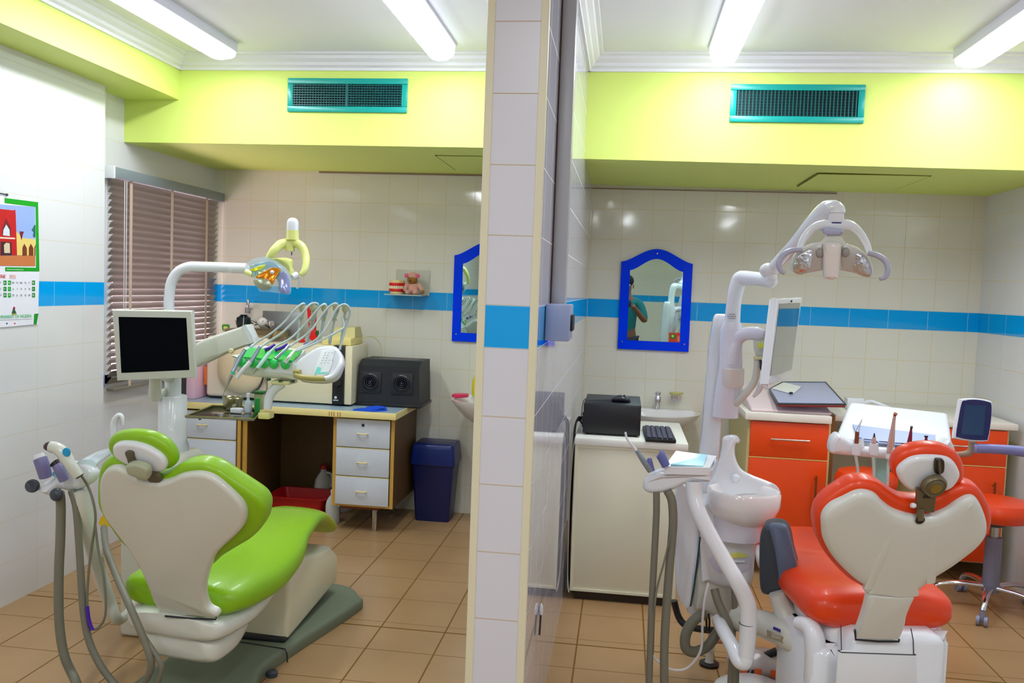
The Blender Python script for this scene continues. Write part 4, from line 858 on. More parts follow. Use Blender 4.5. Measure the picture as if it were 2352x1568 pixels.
MB().tube([tp(1360, 985, -.025), tp(1450, 1010, -.035), tp(1600, 1022, -.035), tp(1700, 1025, -.03)], [.011, .0115, .0115, .0105], 4, 14).build('grab_handle', mat('olive cream plastic', (176, 164, 96), .4), it)
MB().tube([tp(1700, 1025, -.03), tp(1800, 990, -.02), tp(1870, 880, -.0), tp(1880, 800, .02)], [.011, .013, .013, .008], 5, 14).build('grab_handle_end', PLAST, it)
for x, y in ((1065, 1035), (1198, 1050), (1335, 1056)): MB().box(tp(x, y, .01), (.014, .02, .01), bev=.002).build('green_button', mat('dark green rubber', (0, 80, 50), .4), it)
# handpieces
HP = mat('handpiece grey metal', (150, 165, 176), .25, metal=.6)
def hp(pts, rad, mt, nm='handpiece'): return MB().tube([tp(*p) for p in pts], rad, 4, 12).build(nm, mt, it, smooth=50)
h1 = hp([(800, 695, -.02), (720, 830, -.04), (655, 960, -.06)], [.0085, .009, .009], HP)
MB().tube([tp(668, 945, -.062), tp(655, 975, -.063)], [.0095, .0095], 2, 12).build('teal_ring', mat('teal ring', (70, 190, 160), .3), h1)
MB().tube([tp(645, 985, -.062), tp(625, 1030, -.064), tp(600, 1100, -.066), tp(560, 1180, -.066), tp(540, 1250, -.066)], [.009, .008, .004, .0022, .001], 4, 10).build('scaler_tip', STEEL, h1)
h2 = hp([(965, 665, -.01), (900, 780, -.03), (850, 850, -.045)], [.008, .0095, .009], HP)
MB().tube([tp(860, 835, -.045), tp(780, 920, -.055), tp(705, 1020, -.06)], [.010, .0095, .008], 4, 12).build('suction_nozzle', PLAST, h2)
h3 = hp([(1075, 730, -.01), (1000, 830, -.035), (935, 910, -.05)], [.0085, .009, .0085], mat('pale green grip', (180, 226, 214), .3))
MB().tube([tp(940, 905, -.05), tp(885, 970, -.055)], [.0085, .003], 2, 10).build('nozzle', STEEL, h3)
h4 = hp([(1290, 650, .02), (1230, 720, -.01), (1140, 805, -.04)], [.006, .007, .009], HP)
h5 = hp([(1345, 720, -.0), (1290, 790, -.03), (1245, 850, -.045)], [.006, .0085, .009], mat('polished handpiece', (210, 214, 200), .15, metal=.8))
for a, b_ in (((1020, 700), (1135, 645)), ((1135, 705), (1280, 640)), ((1460, 650), (1590, 600))): MB().tube([tp(a[0], a[1], .07), tp((a[0]+b_[0])/2, (a[1]+b_[1])/2+8, .085), tp(b_[0], b_[1], .1)], .008, 3, 10).build('purple_sleeve', mat('purple sleeve', (70, 20, 170), .4), it)
# whip arms and hoses
hoses = [[(860, 670, .02), (940, 610, .05), (1100, 510, .07), (1250, 380, .09), (1350, 260, .1), (1440, 185, .12), (1470, 200, .14), (1450, 300, .16), (1410, 400, .17)],
 [(960, 680, .02), (1060, 610, .05), (1200, 520, .07), (1330, 400, .09), (1440, 290, .1), (1540, 185, .12), (1620, 190, .14), (1600, 260, .15), (1560, 420, .17), (1480, 600, .17)],
 [(1070, 735, .0), (1150, 660, .04), (1300, 580, .07), (1420, 470, .09), (1530, 350, .1), (1620, 240, .11), (1690, 190, .12), (1720, 260, .15), (1690, 360, .16), (1640, 580, .17)],
 [(1240, 715, .02), (1330, 640, .05), (1450, 560, .07), (1560, 460, .08), (1650, 330, .1), (1740, 220, .11), (1820, 180, .12), (1850, 240, .15), (1800, 380, .16), (1740, 620, .17)],
 [(1340, 725, .02), (1440, 670, .05), (1580, 600, .07), (1680, 500, .08), (1760, 370, .1), (1830, 240, .11), (1920, 190, .12), (1980, 260, .14), (1940, 420, .15), (1860, 700, .12)],
 [(1380, 715, .03), (1560, 640, .06), (1720, 560, .08), (1850, 490, .1), (1910, 440, .12), (1890, 330, .13)]]
for h in hoses: MB().tube([tp(*p) for p in h], .0052, 5, 8).build('instrument_hose', HOSEP, it)
WH = mat('khaki whip arm plastic', (176, 178, 140), .4)
for x0, y0, x1, y1, x2, y2 in ((1440, 205, 1425, 350, 1390, 600), (1560, 200, 1545, 400, 1490, 620), (1690, 200, 1675, 360, 1640, 620), (1820, 200, 1800, 370, 1750, 640), (1925, 210, 1915, 360, 1865, 700)):
    MB().tube([tp(x0, y0, .13), tp(x1, y1, .16), tp(x2, y2, .17)], [.008, .006, .006], 5, 8).build('whip_arm', HOSEP, it)
    MB().ball(tp(x0, y0+25, .13), .016, (1, .5, 1.3)).build('hose_guide', WH, it); MB().lathe(tp(x1, y1, .15), [(.013, 0), (.013, .006)], seg=12).build('hose_clip', WH, it)
# lower support and tray
MB().tube([tp(1220, 1075, .05), tp(1130, 1140, .04), tp(1070, 1230, .03), tp(1050, 1370, .02)], [.022, .022, .021, .018], 5, 14).build('tray_bracket', PLAST, it, smooth=60)
MB().box(tp(1240, 1060, .06), (.09, .1, .018), bev=.006).build('under_plate', CREAM, it)
MB().box(tp(1035, 1435, .02), (.055, .06, .03), bev=.006).build('bracket_foot', mat('yellow cream plastic', (230, 222, 140), .4), it)
ZTR = tp(500, 1470)[2]
tc = [P('e1', x, y, Z=ZTR) for x, y in ((125, 1455), (900, 1490), (960, 1420), (870, 1352), (430, 1335))]
tr = thing('instrument_tray', 'flat steel instrument tray in front of the desk, beside the green chair column', 'tray', (sum(v.x for v in tc)/5, sum(v.y for v in tc)/5, ZTR-.006))
MB().slab(Plane((0, 0, ZTR), (1, 0, 0), (0, 1, 0)), [(v.x, v.y) for v in tc], .006, .002, .002, 2).build('plate', mat('tray steel', (150, 150, 148), .12, metal=1), tr)
ed = MB(); ed.sweep([v+UP*.003 for v in tc+[tc[0]]], .004, 8); ed.build('rolled_rim', mat('dull tray rim', (140, 140, 90), .3, metal=.7), tr)
MB().lathe(P('e1', 290, 1490, Z=ZTR-.018), [(.004, 0), (.008, .006), (.008, .012)], seg=12).build('stud', DGREY, tr)
def on_tray(x, y): return P('e1', x, y, Z=ZTR+.002)
c = on_tray(660, 1385)
MB().lathe(c, [(.0, .002), (.036, .002), (.044, .01), (.047, .062), (.052, .064), (.05, .066), (.044, .06), (.04, .014), (0, .01)], seg=28).build('steel_bowl', mat('bowl steel', (170, 165, 130), .2, metal=1), None, label='round steel bowl on the instrument tray', cat='bowl')
c = on_tray(705, 1412); MB().box(c+UP*.013, (.054, .035, .024), bev=.006, seg=3).build('white_sponge', PLAST, None, label='small white rounded block on the tray in front of the steel bowl', cat='block')
c = on_tray(830, 1405); vb = thing('vial_bottle', 'small clear glass vial with a white label on the tray', 'bottle', c)
MB().lathe(c, [(.018, 0), (.019, .004), (.019, .045), (.012, .056), (.007, .062), (.007, .075)], seg=20).build('glass', mat('pale glass', (190, 205, 200), .1), vb)
MB().lathe(c+UP*.008, [(.0195, 0), (.0195, .03)], seg=20).build('label_band', LAMG, vb); MB().lathe(c+UP*.075, [(.009, 0), (.009, .016), (.006, .018)], seg=16).build('cap', PLAST, vb)
c = on_tray(935, 1410); MB().box(c+UP*.035, (.014, .03, .07), bev=.002).build('green_box', mat('bright green card', (0, 150, 50), .5), None, label='narrow bright green box standing on the tray', cat='box')
c = on_tray(965, 1372); gj = thing('green_lid_jar', 'square clear jar with a dark green lid at the right end of the tray', 'jar', c); MB().box(c+UP*.04, (.045, .045, .078), bev=.006).build('jar', mat('clear jar', (170, 176, 130), .15), gj); MB().box(c+UP*.085, (.05, .05, .014), bev=.004).build('lid', mat('dark green lid', (50, 110, 50), .4), gj)
# ================================================================== LEFT SUCTION HOLDER
sh2 = thing('suction_holder', 'white suction and syringe holder arm with grey hoses, left of the green chair', 'suction holder', P('e5', 600, 900, Y=2.8))
sy = 2.80
def q5(x, y, d=0): return P('e5', x, y, Y=sy+d)
hpn = Plane(q5(550, 900), V((1, .1, 0)), V((0, .25, 1)))
MB().slab(hpn, hpn.outline('e5', [(225, 1000), (300, 920), (400, 860), (460, 780), (560, 690), (700, 670), (850, 720), (920, 800), (880, 900), (760, 980), (620, 1030), (520, 1010), (460, 1000), (370, 1080), (260, 1040)], n=4), .06, .022, .022, 5).build('holder_body', PLAST, sh2, smooth=60)
MB().tube([q5(820, 720, .03), q5(900, 660, .14), q5(1000, 600, .35), q5(1090, 560, .6)], [.035, .03, .028, .025], 5, 14, flat=.6).build('holder_arm', mat('clear blue white plastic', (214, 232, 240), .2, coat=.5), sh2, smooth=60)
MB().slab(hpn.off(.003), hpn.off(.003).outline('e5', [(420, 800), (480, 780), (470, 830), (490, 870), (430, 850)], n=3), .004, .001, .001, 1).build('teal_print', mat('teal print2', (130, 214, 222), .3), sh2)
MB().slab(hpn.off(.003), hpn.off(.003).outline('e5', [(540, 740), (600, 720), (610, 770), (560, 800)], n=3), .004, .001, .001, 1).build('teal_print', mat('teal print2', (130, 214, 222), .3), sh2)
MB().cyl(q5(180, 970, -.03), q5(180, 970, .0), .024).lathe(q5(180, 970, -.03), [(.024, 0), (.02, .006), (.01, .004)], axis=(0, -1, 0)).build('knob', DGREY, sh2)
LAV = mat('lavender grey plastic', (120, 116, 160), .4)
MB().tube([q5(340, 860, -.02), q5(300, 720, -.03), (q5(270, 640, -.03))], [.022, .024, .023], 3, 14).build('suction_handle', LAV, sh2); MB().tube([q5(268, 640, -.03), q5(250, 585, -.03)], [.021, .019], 2, 14).build('suction_valve', PLAST, sh2)
MB().tube([q5(560, 900, -.03), q5(510, 790, -.04), q5(470, 720, -.04)], [.017, .018, .016], 3, 12).build('saliva_handle', LAV, sh2); MB().tube([q5(475, 725, -.04), q5(440, 690, -.04)], [.014, .018], 2, 12).build('saliva_valve', DARK, sh2)
sg = MB().tube([q5(730, 850, -.05), q5(640, 720, -.06), q5(560, 590, -.06), q5(480, 520, -.06), q5(400, 500, -.06)], [.019, .02, .023, .021, .02], 5, 14).build('syringe_body', PLASTW, sh2, smooth=60)
MB().tube([q5(410, 503, -.06), q5(375, 495, -.06), q5(350, 505, -.055)], [.018, .017, .012], 3, 12).build('syringe_head', mat('dark maroon plastic', (70, 40, 50), .35), sg)
MB().lathe(q5(590, 565, -.084), [(.0, .004), (.014, .003), (.016, 0)], axis=(0, -1, 0), seg=20).build('blue_button', mat('cyan button', (20, 150, 200), .3), sg)
MB().tube([q5(760, 810, -.05), q5(700, 850, -.05)], .012, 2, 10).build('syringe_collar', mat('dark maroon plastic', (70, 40, 50), .35), sg)
MB().ball(q5(470, 1075, -.03), .024, (1, .8, 1)).build('hose_elbow', DGREY, sh2)
def q3(x, y, d=0): return P('c3', x, y, Y=sy+d)
MB().tube([q3(322, 545, -.02), q3(328, 620), q3(325, 800), q3(318, 950), q3(316, 1150), q3(325, 1300), q3(350, 1430), q3(400, 1540), P('o', 205, 1625, Z=.05), P('o', 300, 1680, Z=.015), P('o', 420, 1660, Z=.015)], .0165, 6, 12).build('suction_hose', HOSE, sh2)
MB().tube([q3(385, 530), q3(410, 620), q3(425, 800), q3(437, 1000), q3(450, 1180), q3(480, 1340), q3(540, 1470), q3(620, 1575), P('o', 320, 1625, Z=.03), P('o', 400, 1640, Z=.012), P('o', 460, 1620, Z=.07)], .0128, 6, 12).build('saliva_hose', HOSE, sh2)
MB().tube([q3(430, 440, -.04), q3(470, 500), q3(500, 580), q3(515, 680), q3(500, 800), q3(480, 950), q3(470, 1100), q3(475, 1200), q3(495, 1275), q3(540, 1260), q3(570, 1180), q3(560, 1000), q3(530, 850), q3(512, 700)], .0045, 6, 8).build('syringe_hose', HOSE, sh2)
MB().tube([q3(470, 1155, -.01), q3(480, 1230, -.01), q3(498, 1282, -.01)], .0065, 4, 8).build('purple_marker', mat('purple sleeve', (70, 20, 170), .4), sh2)
MB().tube([q3(438, 530, .02), q3(450, 650, .03), q3(490, 800, .08), q3(540, 980, .14), q3(590, 1130, .18), q3(630, 1225, .2), q3(680, 1200, .4), q3(730, 1130, .55)], [.03, .03, .028, .025, .023, .021, .018, .016], 5, 16).build('support_pipe', PLASTW, sh2, smooth=60)
MB().tube([P('c3', 560, 730, Y=3.1), P('c3', 575, 850, Y=2.95), P('c3', 640, 1020, Y=2.8), P('c3', 720, 1200, Y=2.7), P('c3', 790, 1370, Y=2.68), P('c3', 815, 1470, Y=2.68), P('c3', 780, 1560, Y=2.7), P('c3', 700, 1640, Y=2.74)], .0125, 6, 12).build('drain_hose', HOSE, sh2)
MB().tube([P('c3', 600, 900, Y=2.95), P('c3', 690, 1150, Y=2.75), P('c3', 760, 1290, Y=2.7), P('c3', 850, 1430, Y=2.68), P('c3', 870, 1500, Y=2.68), P('c3', 840, 1600, Y=2.7)], .0085, 6, 10).build('drain_hose', HOSE, sh2)
jb = thing('junction_unit', 'white utility box on the floor behind the green backrest', 'utility box', (-2.02, 3.45, 0))
MB().bb(-2.12, -1.93, 3.38, 3.56, 0.0, .56, bev=.02, seg=3).build('box', PLASTW, jb)
MB().slab(Plane(P('c3', 560, 700, Y=3.37), (1, 0, 0), UP), Plane(P('c3', 560, 700, Y=3.37), (1, 0, 0), UP).outline('c3', [(535, 690), (560, 660), (580, 690), (600, 725), (540, 722)], n=2), .006, .001, .001, 1).build('yellow_tag', mat('yellow tag', (230, 190, 20), .5), jb)
#@@NEXT
# ================================================================== RIGHT BAY FURNITURE
wc = thing('cream_cabinet', 'cream painted side cabinet against the partition carrying the black computer case', 'cabinet', (.05, 4.6, 0))
MB().bb(-.213, .318, 4.285, 4.92, .045, .80, bev=.006).build('body', CREAML, wc)
MB().bb(-.218, .345, 4.265, 4.95, .80, .838, bev=.006).build('top', mat('white laminate top', (236, 236, 224), .3), wc)
MB().bb(-.19, .30, 4.30, 4.88, .0, .045).build('plinth', mat('dark plinth', (50, 36, 24), .7), wc, smooth=0)
dp = MB()
for a, b_, c, d in ((-.213, .318, .785, .80), (-.213, .318, .047, .06), (-.213, -.198, .06, .785), (.303, .318, .06, .785)): dp.bb(a, b_, 4.278, 4.2848, c, d)
dp.build('front_frame', CREAML, wc, smooth=0)
for x in (-.17, .27): MB().lathe((x, 4.33, 0), [(.02, 0), (.022, .02), (.016, .04)], seg=14).build('foot', DARK, wc)
pc = thing('computer_case', 'black computer case lying on the cream cabinet, with a mouse on top', 'computer', (-.03, 4.5, .838))
pcx = MB().bb(-.185, .108, 4.37, 4.78, .846, 1.0, bev=.004); pcx.build('casing', mat('satin black steel', (22, 24, 28), .4), pc)
MB().bb(-.18, .103, 4.362, 4.3695, .850, .996, bev=.002).build('front_panel', DARK, pc)
for z in (.875, .90, .935): MB().bb(-.192, -.1855, 4.42, 4.47, z-.008, z+.008, bev=.002).build('port', DGREY, pc)
for x in (-.16, .085):
    for y in (4.4, 4.75): MB().cyl((x, y, .838), (x, y, .847), .012).build('foot', DARK, pc)
ms = thing('computer_mouse', 'black computer mouse on top of the black computer case', 'mouse', (.01, 4.5, 1.0))
MB().loft(catmull_secs([(V((-.045, 4.5, 1.009)), .015, .008, UP), (V((-.03, 4.5, 1.014)), .028, .014, UP), (V((0, 4.5, 1.018)), .031, .018, UP), (V((.035, 4.5, 1.014)), .028, .014, UP), (V((.052, 4.5, 1.008)), .014, .007, UP)]), V((0, 1, 0)), 20, 2.4).build('shell', mat('glossy dark mouse', (40, 38, 50), .25), ms)
MB().tube([(-.045, 4.5, 1.006), (-.09, 4.52, 1.003), (-.15, 4.5, 1.003), (-.19, 4.48, 1.0), (-.2, 4.48, .9)], .002, 5, 6).build('cord', DARK, ms)
MB().cyl((.02, 4.494, 1.032), (.02, 4.506, 1.032), .006).build('wheel', DGREY, ms)
ky = thing('computer_keyboard', 'black computer keyboard on the cream cabinet beside the computer case', 'keyboard', (.19, 4.5, .838))
kpl = Plane((.205, 4.47, .856), V((.02, 1, 0)), V((-1, .02, 0))) 
MB().box((.205, 4.46, .847), (.15, .40, .018), rz=.02, bev=.004).build('base', DARK, ky)
kk = MB()
for i in range(5):
    for j in range(14): kk.box((.205-.055+i*.0265, 4.46-.175+j*.0268, .859), (.021, .0215, .007), rz=.02, bev=.002, seg=1)
kk.build('keys', mat('violet black keys', (44, 42, 72), .4), ky)
cb_ = thing('cable_bundle', 'bundle of black computer cables hanging between the partition and the cream cabinet', 'cables', (-.23, 4.5, .0))
for i, (dx, dy, r_) in enumerate(((0, 0, .005), (.008, .03, .004), (-.004, .06, .005), (.004, -.03, .004), (-.002, .09, .004), (.01, -.05, .003))):
    MB().tube([(-.188, 4.45+dy*.3, .875+.02*(i % 3)), (-.212, 4.44+dy*.5, .90+.015*(i % 2)), (-.229+dx*.3, 4.42+dy, .86), (-.231, 4.40+dy, .7), (-.230+dx*.3, 4.38+dy, .4), (-.2315, 4.39+dy, .15), (-.228, 4.43+dy, .01)], r_*.9, 5, 8).build('cable', DARK, cb_)
MB().tube([(-.20, 4.42, .85), (-.224, 4.34, .8), (-.233, 4.31, .6), (-.232, 4.30, .35), (-.228, 4.30, .15), (-.222, 4.275, .07), (-.216, 4.27, .04)], .0035, 5, 8).build('white_cable', mat('grey white cable', (196, 190, 180), .5), cb_)
# ---- orange kitchen units
HB = mat('pinkish steel handle', (220, 190, 176), .2, metal=.9)
def ounit(name, x0, x1, y0, z0, z1, lab, door_h):
    t = thing(name, lab, 'cabinet', ((x0+x1)/2, y0+.3, 0))
    c = MB(); c.bb(x0, x0+.018, y0, YB-.05, z0, z1).bb(x1-.018, x1, y0, YB-.05, z0, z1).bb(x0+.018, x1-.018, y0, YB-.05, z0, z0+.018).bb(x0+.018, x1-.018, y0, YB-.05, z1-.018, z1).bb(x0+.018, x1-.018, YB-.06, YB-.05, z0+.018, z1-.018)
    c.build('carcass', mat('cream carcass', (226, 214, 150), .5), t, smooth=0)
    dr = MB().bb(x0+.014, x1-.014, y0-.022, y0-.003, z1-.205, z1-.006, bev=.003).build('drawer_front', ORANGE, t)
    MB().bb(x0+.014, x1-.014, y0-.0215, y0-.003, z1-.212, z1-.206).build('edge_band', mat('orange cream edge', (244, 190, 110), .4), dr, smooth=0)
    d = MB().bb(x0+.014, x1-.014, y0-.022, y0-.003, z0+.01, z1-.214, bev=.003).build('door', ORANGE, t)
    xc = (x0+x1)/2
    h = MB().cyl((xc-.105, y0-.052, z1-.098), (xc+.105, y0-.052, z1-.098), .006)
    for s_ in (-.09, .09): h.cyl((xc+s_, y0-.052, z1-.098), (xc+s_, y0-.022, z1-.098), .004)
    h.build('handle', HB, dr)
    xh = x1-.075; h = MB().cyl((xh, y0-.052, z1-.5), (xh, y0-.052, z1-.29), .006)
    for s_ in (-.48, -.31): h.cyl((xh, y0-.052, z1+s_), (xh, y0-.022, z1+s_), .004)
    h.build('handle', mat('brown bronze handle', (160, 96, 50), .3, metal=.8), d)
    for lx in (x0+.05, x1-.05):
        for ly in (y0+.05, YB-.12): MB().cyl((lx, ly, 0), (lx, ly, z0), .018, seg=14).build('leg', STEEL, t)
    return t
OY = 4.93
ounit('orange_cabinet', .722, 1.175, OY, .12, .885, 'orange cupboard with a drawer, left of the stool, under the grey board', .6)
ounit('orange_cabinet', 1.70, 2.165, OY+.13, .12, .885, 'orange cupboard with a drawer in the right corner behind the small screen', .6)
MB().bb(.70, 1.17, OY-.04, YB-.01, .886, .93, bev=.006).build('countertop', mat('cream white worktop', (236, 230, 216), .25), None, label='short white worktop on the left orange cupboard', cat='worktop')
MB().bb(1.176, 2.20, OY+.10, YB-.01, .886, .922, bev=.006).build('countertop', mat('cream white worktop', (236, 230, 216), .25), None, label='long white worktop over the right orange cupboard and the knee space', cat='worktop')
MB().bb(1.1762, 1.20, OY+.02, OY+.1, .15, .93).build('brown_end_panel', mat('brown end panel', (130, 84, 36), .5), None, smooth=0, label='brown upright end board right of the left orange cupboard', cat='board')
gb = thing('grey_board_tray', 'grey board with a dark rim lying across the left orange cupboard', 'board', (1.02, 5.2, .93))
bo = [P('e8', 820, 1402, Y=4.90), P('e8', 1575, 1410, Y=4.90), P('e8', 1355, 1165, Y=5.5), P('e8', 870, 1150, Y=5.5), P('e8', 722, 1240, Y=5.28)]
gpl = Plane(bo[0], bo[1]-bo[0], (bo[2]-bo[1])-(bo[1]-bo[0])*((bo[2]-bo[1]).dot(bo[1]-bo[0])/(bo[1]-bo[0]).length_squared))
gq = [((v-gpl.o).dot(gpl.r), (v-gpl.o).dot(gpl.u)) for v in bo]
MB().slab(gpl, gq, .006, .001, .001, 1).build('board', mat('lavender grey board', (166, 172, 206), .2), gb)
MB().sweep([v-UP*.002 for v in [gpl.pt(*q) for q in gq+[gq[0]]]], .006, 8).build('rim', mat('dark grey rim', (60, 70, 74), .4), gb)
xl, xr = .735, bo[1].x-.06
wd = MB().add([(xl, 4.93, .9305), (xr, 4.93, .9305), (xr, 5.48, .9305), (xl, 5.48, .9305), (xl, 4.93, .945), (xr, 4.93, .945), (xr, 5.48, bo[2].z-.02), (xl, 5.48, bo[2].z-.02)], [(0, 1, 2, 3), (4, 5, 6, 7), (0, 1, 5, 4), (1, 2, 6, 5), (2, 3, 7, 6), (3, 0, 4, 7)])
bevel_mb(wd, .012, 3).build('sloping_body', mat('pinkish white enamel', (228, 206, 206), .3), gb)
MB().sweep([bo[0]+V((0, .004, -.012)), bo[1]+V((0, .004, -.012))], .007, 8).build('front_strip', mat('dark red strip', (140, 30, 20), .4), gb)
pq = [gpl.off(.002).hit('e8', x, y) for x, y in ((745, 1235), (880, 1165), (1085, 1215), (985, 1300))]
MB().slab(gpl.off(.0035), pq, .0015, .0004, .0004, 1).build('paper_sheet', mat('white paper', (232, 232, 224), .6), None, label='folded white paper on the grey board', cat='paper')
MB().lathe(gpl.pt(*gpl.hit('e8', 965, 1298), .005), [(.012, 0), (.012, .005), (.006, .008)], seg=16).build('black_pen_cap', DARK, None, label='tiny black cap at the corner of the white paper', cat='cap')
wb = thing('white_socket_block', 'small white box on the worktop behind the grey board', 'box', P('d8', 100, 960, Z=.93)); c = V((1.40, 5.35, .922))
MB().box(c+UP*.035, (.10, .08, .07), bev=.008).build('box', PLAST, wb); MB().tube([c+V((.04, 0, .03)), c+V((.10, .02, .05)), c+V((.17, .0, .03)), c+V((.22, .0, .01))], .012, 5, 10).build('hose', PLAST, wb)
# ---- stools
def stool(name, x, y, zs, lab, r=.19, big=True):
    t = thing(name, lab, 'stool', (x, y, 0))
    MB().lathe((x, y, zs), [(0, .0), (r*.9, 0), (r, .02), (r+.005, .055), (r-.015, .09), (r*.6, .102), (0, .105)], seg=40, sy=.92).build('seat', RED, t)
    MB().lathe((x, y, zs-.045), [(.03, 0), (.05, .01), (.1, .044), (.1, .045)], seg=24).build('seat_plate', DGREY, t)
    MB().cyl((x, y, .2), (x, y, zs-.04), .022, seg=18).build('gas_column', STEEL, t); MB().lathe((x, y, .1), [(.04, 0), (.042, .02), (.04, zs-.2)], seg=24).build('column_sleeve', mat('grey sleeve', (120, 118, 136), .35), t)
    for k in range(5):
        a = math.radians(-118+72*k); d = V((math.cos(a), math.sin(a), 0)); c = V((x, y, 0))
        l = MB().tube([c+d*.03+UP*.125, c+d*.15+UP*.125, c+d*.24+UP*.105, c+d*.275+UP*.075], [.02, .019, .016, .014], 4, 12, flat=.7).build('foot_spoke', CHROME, t, smooth=60)
        q = c+d*.275; s_ = V((-d.y, d.x, 0))
        w_ = MB()
        for u in (-.017, .017): w_.cyl(q+s_*(u-.008)+UP*.025, q+s_*(u+.008)+UP*.025, .025, seg=18)
        w_.cyl(q+s_*-.02+UP*.025, q+s_*.02+UP*.025, .008, seg=10).cyl(q+UP*.03, q+UP*.075, .012, seg=12)
        w_.build('caster', mat('grey caster', (136, 136, 160), .4), l)
    return t
stool('operator_stool', 1.945, 4.63, .485, 'red round stool on a chrome star base at the right edge, beside the right wall', r=.185)
stool('operator_stool', 1.32, 4.72, .575, 'red round stool tucked in front of the knee space between the orange cupboards', r=.165)
# ================================================================== RED CHAIR
RA, RR = dirs(-10)
rch = thing('dental_chair', 'orange red dental chair with a white winged back shell and white base', 'dental chair', (.86, 3.1, 0))
til = math.radians(24); ru = UP*math.cos(til)-RA*math.sin(til)
rp = Plane(P('c8', 700, 1348, Y=2.655), RR, ru)
r_shell = [(426,800),(428,735),(468,682),(540,642),(600,613),(650,609),(700,626),(740,665),(790,702),(850,724),(920,737),(990,730),(1060,702),(1120,662),(1170,637),(1212,642),(1243,690),(1268,770),(1260,832),(1220,888),(1150,945),(1080,995),(1000,1045),(950,1082),(915,1108),(890,1130),(660,1128),(640,1090),(590,1055),(530,1000),(470,930),(435,860)]
MB().slab(rp, rp.outline('c8', r_shell), .03, .02, .004, 6, dome=.006).build('back_shell', mat('off white back shell', (216, 219, 212), .3, coat=.4), rch, smooth=60)
nk = [(662,1126),(720,1128),(800,1130),(888,1130),(872,1180),(850,1235),(840,1290),(815,1345),(790,1352),(700,1348),(600,1340),(592,1332),(612,1285),(640,1200)]
MB().slab(rp.off(.002), rp.off(.002).outline('c8', nk, n=3), .03, .01, .004, 4).build('back_neck', mat('off white back shell', (216, 219, 212), .3, coat=.4), rch, smooth=60)
for x0, x1 in (((790, 770), (650, 1090)), ((1000, 770), (970, 1060))):
    a = rp.pt(*rp.hit('c8', *x0), .001); b_ = rp.pt(*rp.hit('c8', *x1), .001); MB().tube([a, (a+b_)/2, b_], [.004, .016, .012], 4, 10, flat=.16, up=rp.n).build('shell_ridge', mat('off white back shell', (216, 219, 212), .3, coat=.4), rch, smooth=60)
r_c = [(388,790),(392,720),(430,660),(500,605),(580,560),(650,552),(710,567),(765,602),(820,637),(870,650),(950,652),(1020,628),(1090,592),(1160,575),(1220,590),(1260,640),(1286,700),(1288,775),(1250,850),(1150,940),(1000,1030),(900,1090),(680,1105),(610,1082),(540,1035),(460,950),(410,870)]
rp2 = rp.off(-.024)
MB().slab(rp2, rp2.outline('c8', r_c), .07, .02, .03, 5).build('backrest', RED, rch, smooth=60)
rh = rp.off(.0)
r_h = [(783,500),(792,450),(832,407),(900,381),(980,373),(1050,381),(1110,410),(1140,450),(1150,500),(1145,545),(1110,572),(1050,590),(960,600),(870,580),(810,545)]
MB().slab(rh.off(-.04), rh.off(-.04).outline('c8', r_h), .055, .02, .026, 5).build('headrest', RED, rch, smooth=60)
r_hs = [(806,500),(832,462),(880,432),(950,421),(1040,426),(1090,447),(1120,492),(1124,530),(1090,580),(1040,604),(1000,606),(960,600),(900,600),(862,592),(820,550)]
MB().slab(rh.off(-.025), rh.off(-.025).outline('c8', r_hs), .02, .014, .004, 5).build('headrest_shell', PLAST, rch, smooth=60)
BRZ = mat('olive bronze bracket', (110, 100, 74), .35, metal=.4)
MB().slab(rh.off(-.016), rh.off(-.016).outline('c8', [(996,440),(1010,433),(1035,436),(1042,455),(1036,500),(1000,508),(992,480)]), .012, .003, .003, 3).build('headrest_slot', mat('dark bronze', (44, 38, 30), .4), rch)
MB().slab(rh.off(-.008), rh.off(-.008).outline('c8', [(1012,445),(1022,445),(1024,505),(1014,505)], n=2), .008, .002, .002, 2).build('slot_tongue', BRZ, rch)
a, b_ = rh.off(-.008).hit('c8', 983, 562)
MB().lathe(rh.pt(a, b_, -.012), [(.034, 0), (.034, .012), (.029, .018), (.024, .016), (.018, .02), (0, .02)], axis=rh.n, seg=32).build('headrest_knob', BRZ, rch)
MB().lathe(rh.pt(a, b_, .007), [(.015, 0), (.015, .003), (0, .003)], axis=rh.n, seg=24).build('knob_cap', mat('brass cap', (150, 130, 60), .3, metal=.6), rch)
MB().slab(rh.off(-.004), rh.off(-.004).outline('c8', [(905,590),(950,600),(1000,612),(992,700),(968,706),(930,698),(900,690)], n=2, smooth=False), .018, .004, .004, 3).build('headrest_bracket', BRZ, rch)
MB().slab(rh.off(-.002), rh.off(-.002).outline('c8', [(930,628),(948,606),(970,630)], smooth=False), .003, .0005, .0005, 1).build('triangle_slot', DARK, rch, smooth=0)
MB().tube([rh.pt(*rh.hit('c8', 925, 690), -.01), rh.pt(*rh.hit('c8', 915, 738), .0)], .010, 2, 12).build('headrest_stem', BRZ, rch)
MB().lathe(rp.pt(*rp.hit('c8', 914, 738), .001), [(.013, 0), (.013, .002), (.0, .002)], axis=rp.n, seg=20).build('stem_socket', DARK, rch)
MB().lathe(rh.pt(*rh.hit('c8', 882, 668), -.002), [(.006, -.006), (.008, 0), (.006, .006)], axis=RR, seg=14).build('side_knob', PLAST, rch)
RO_ = (.872, 2.80)
def Rr(s_, z, side=0): return at_axis(RO_, RA, s_, z, side, RR)
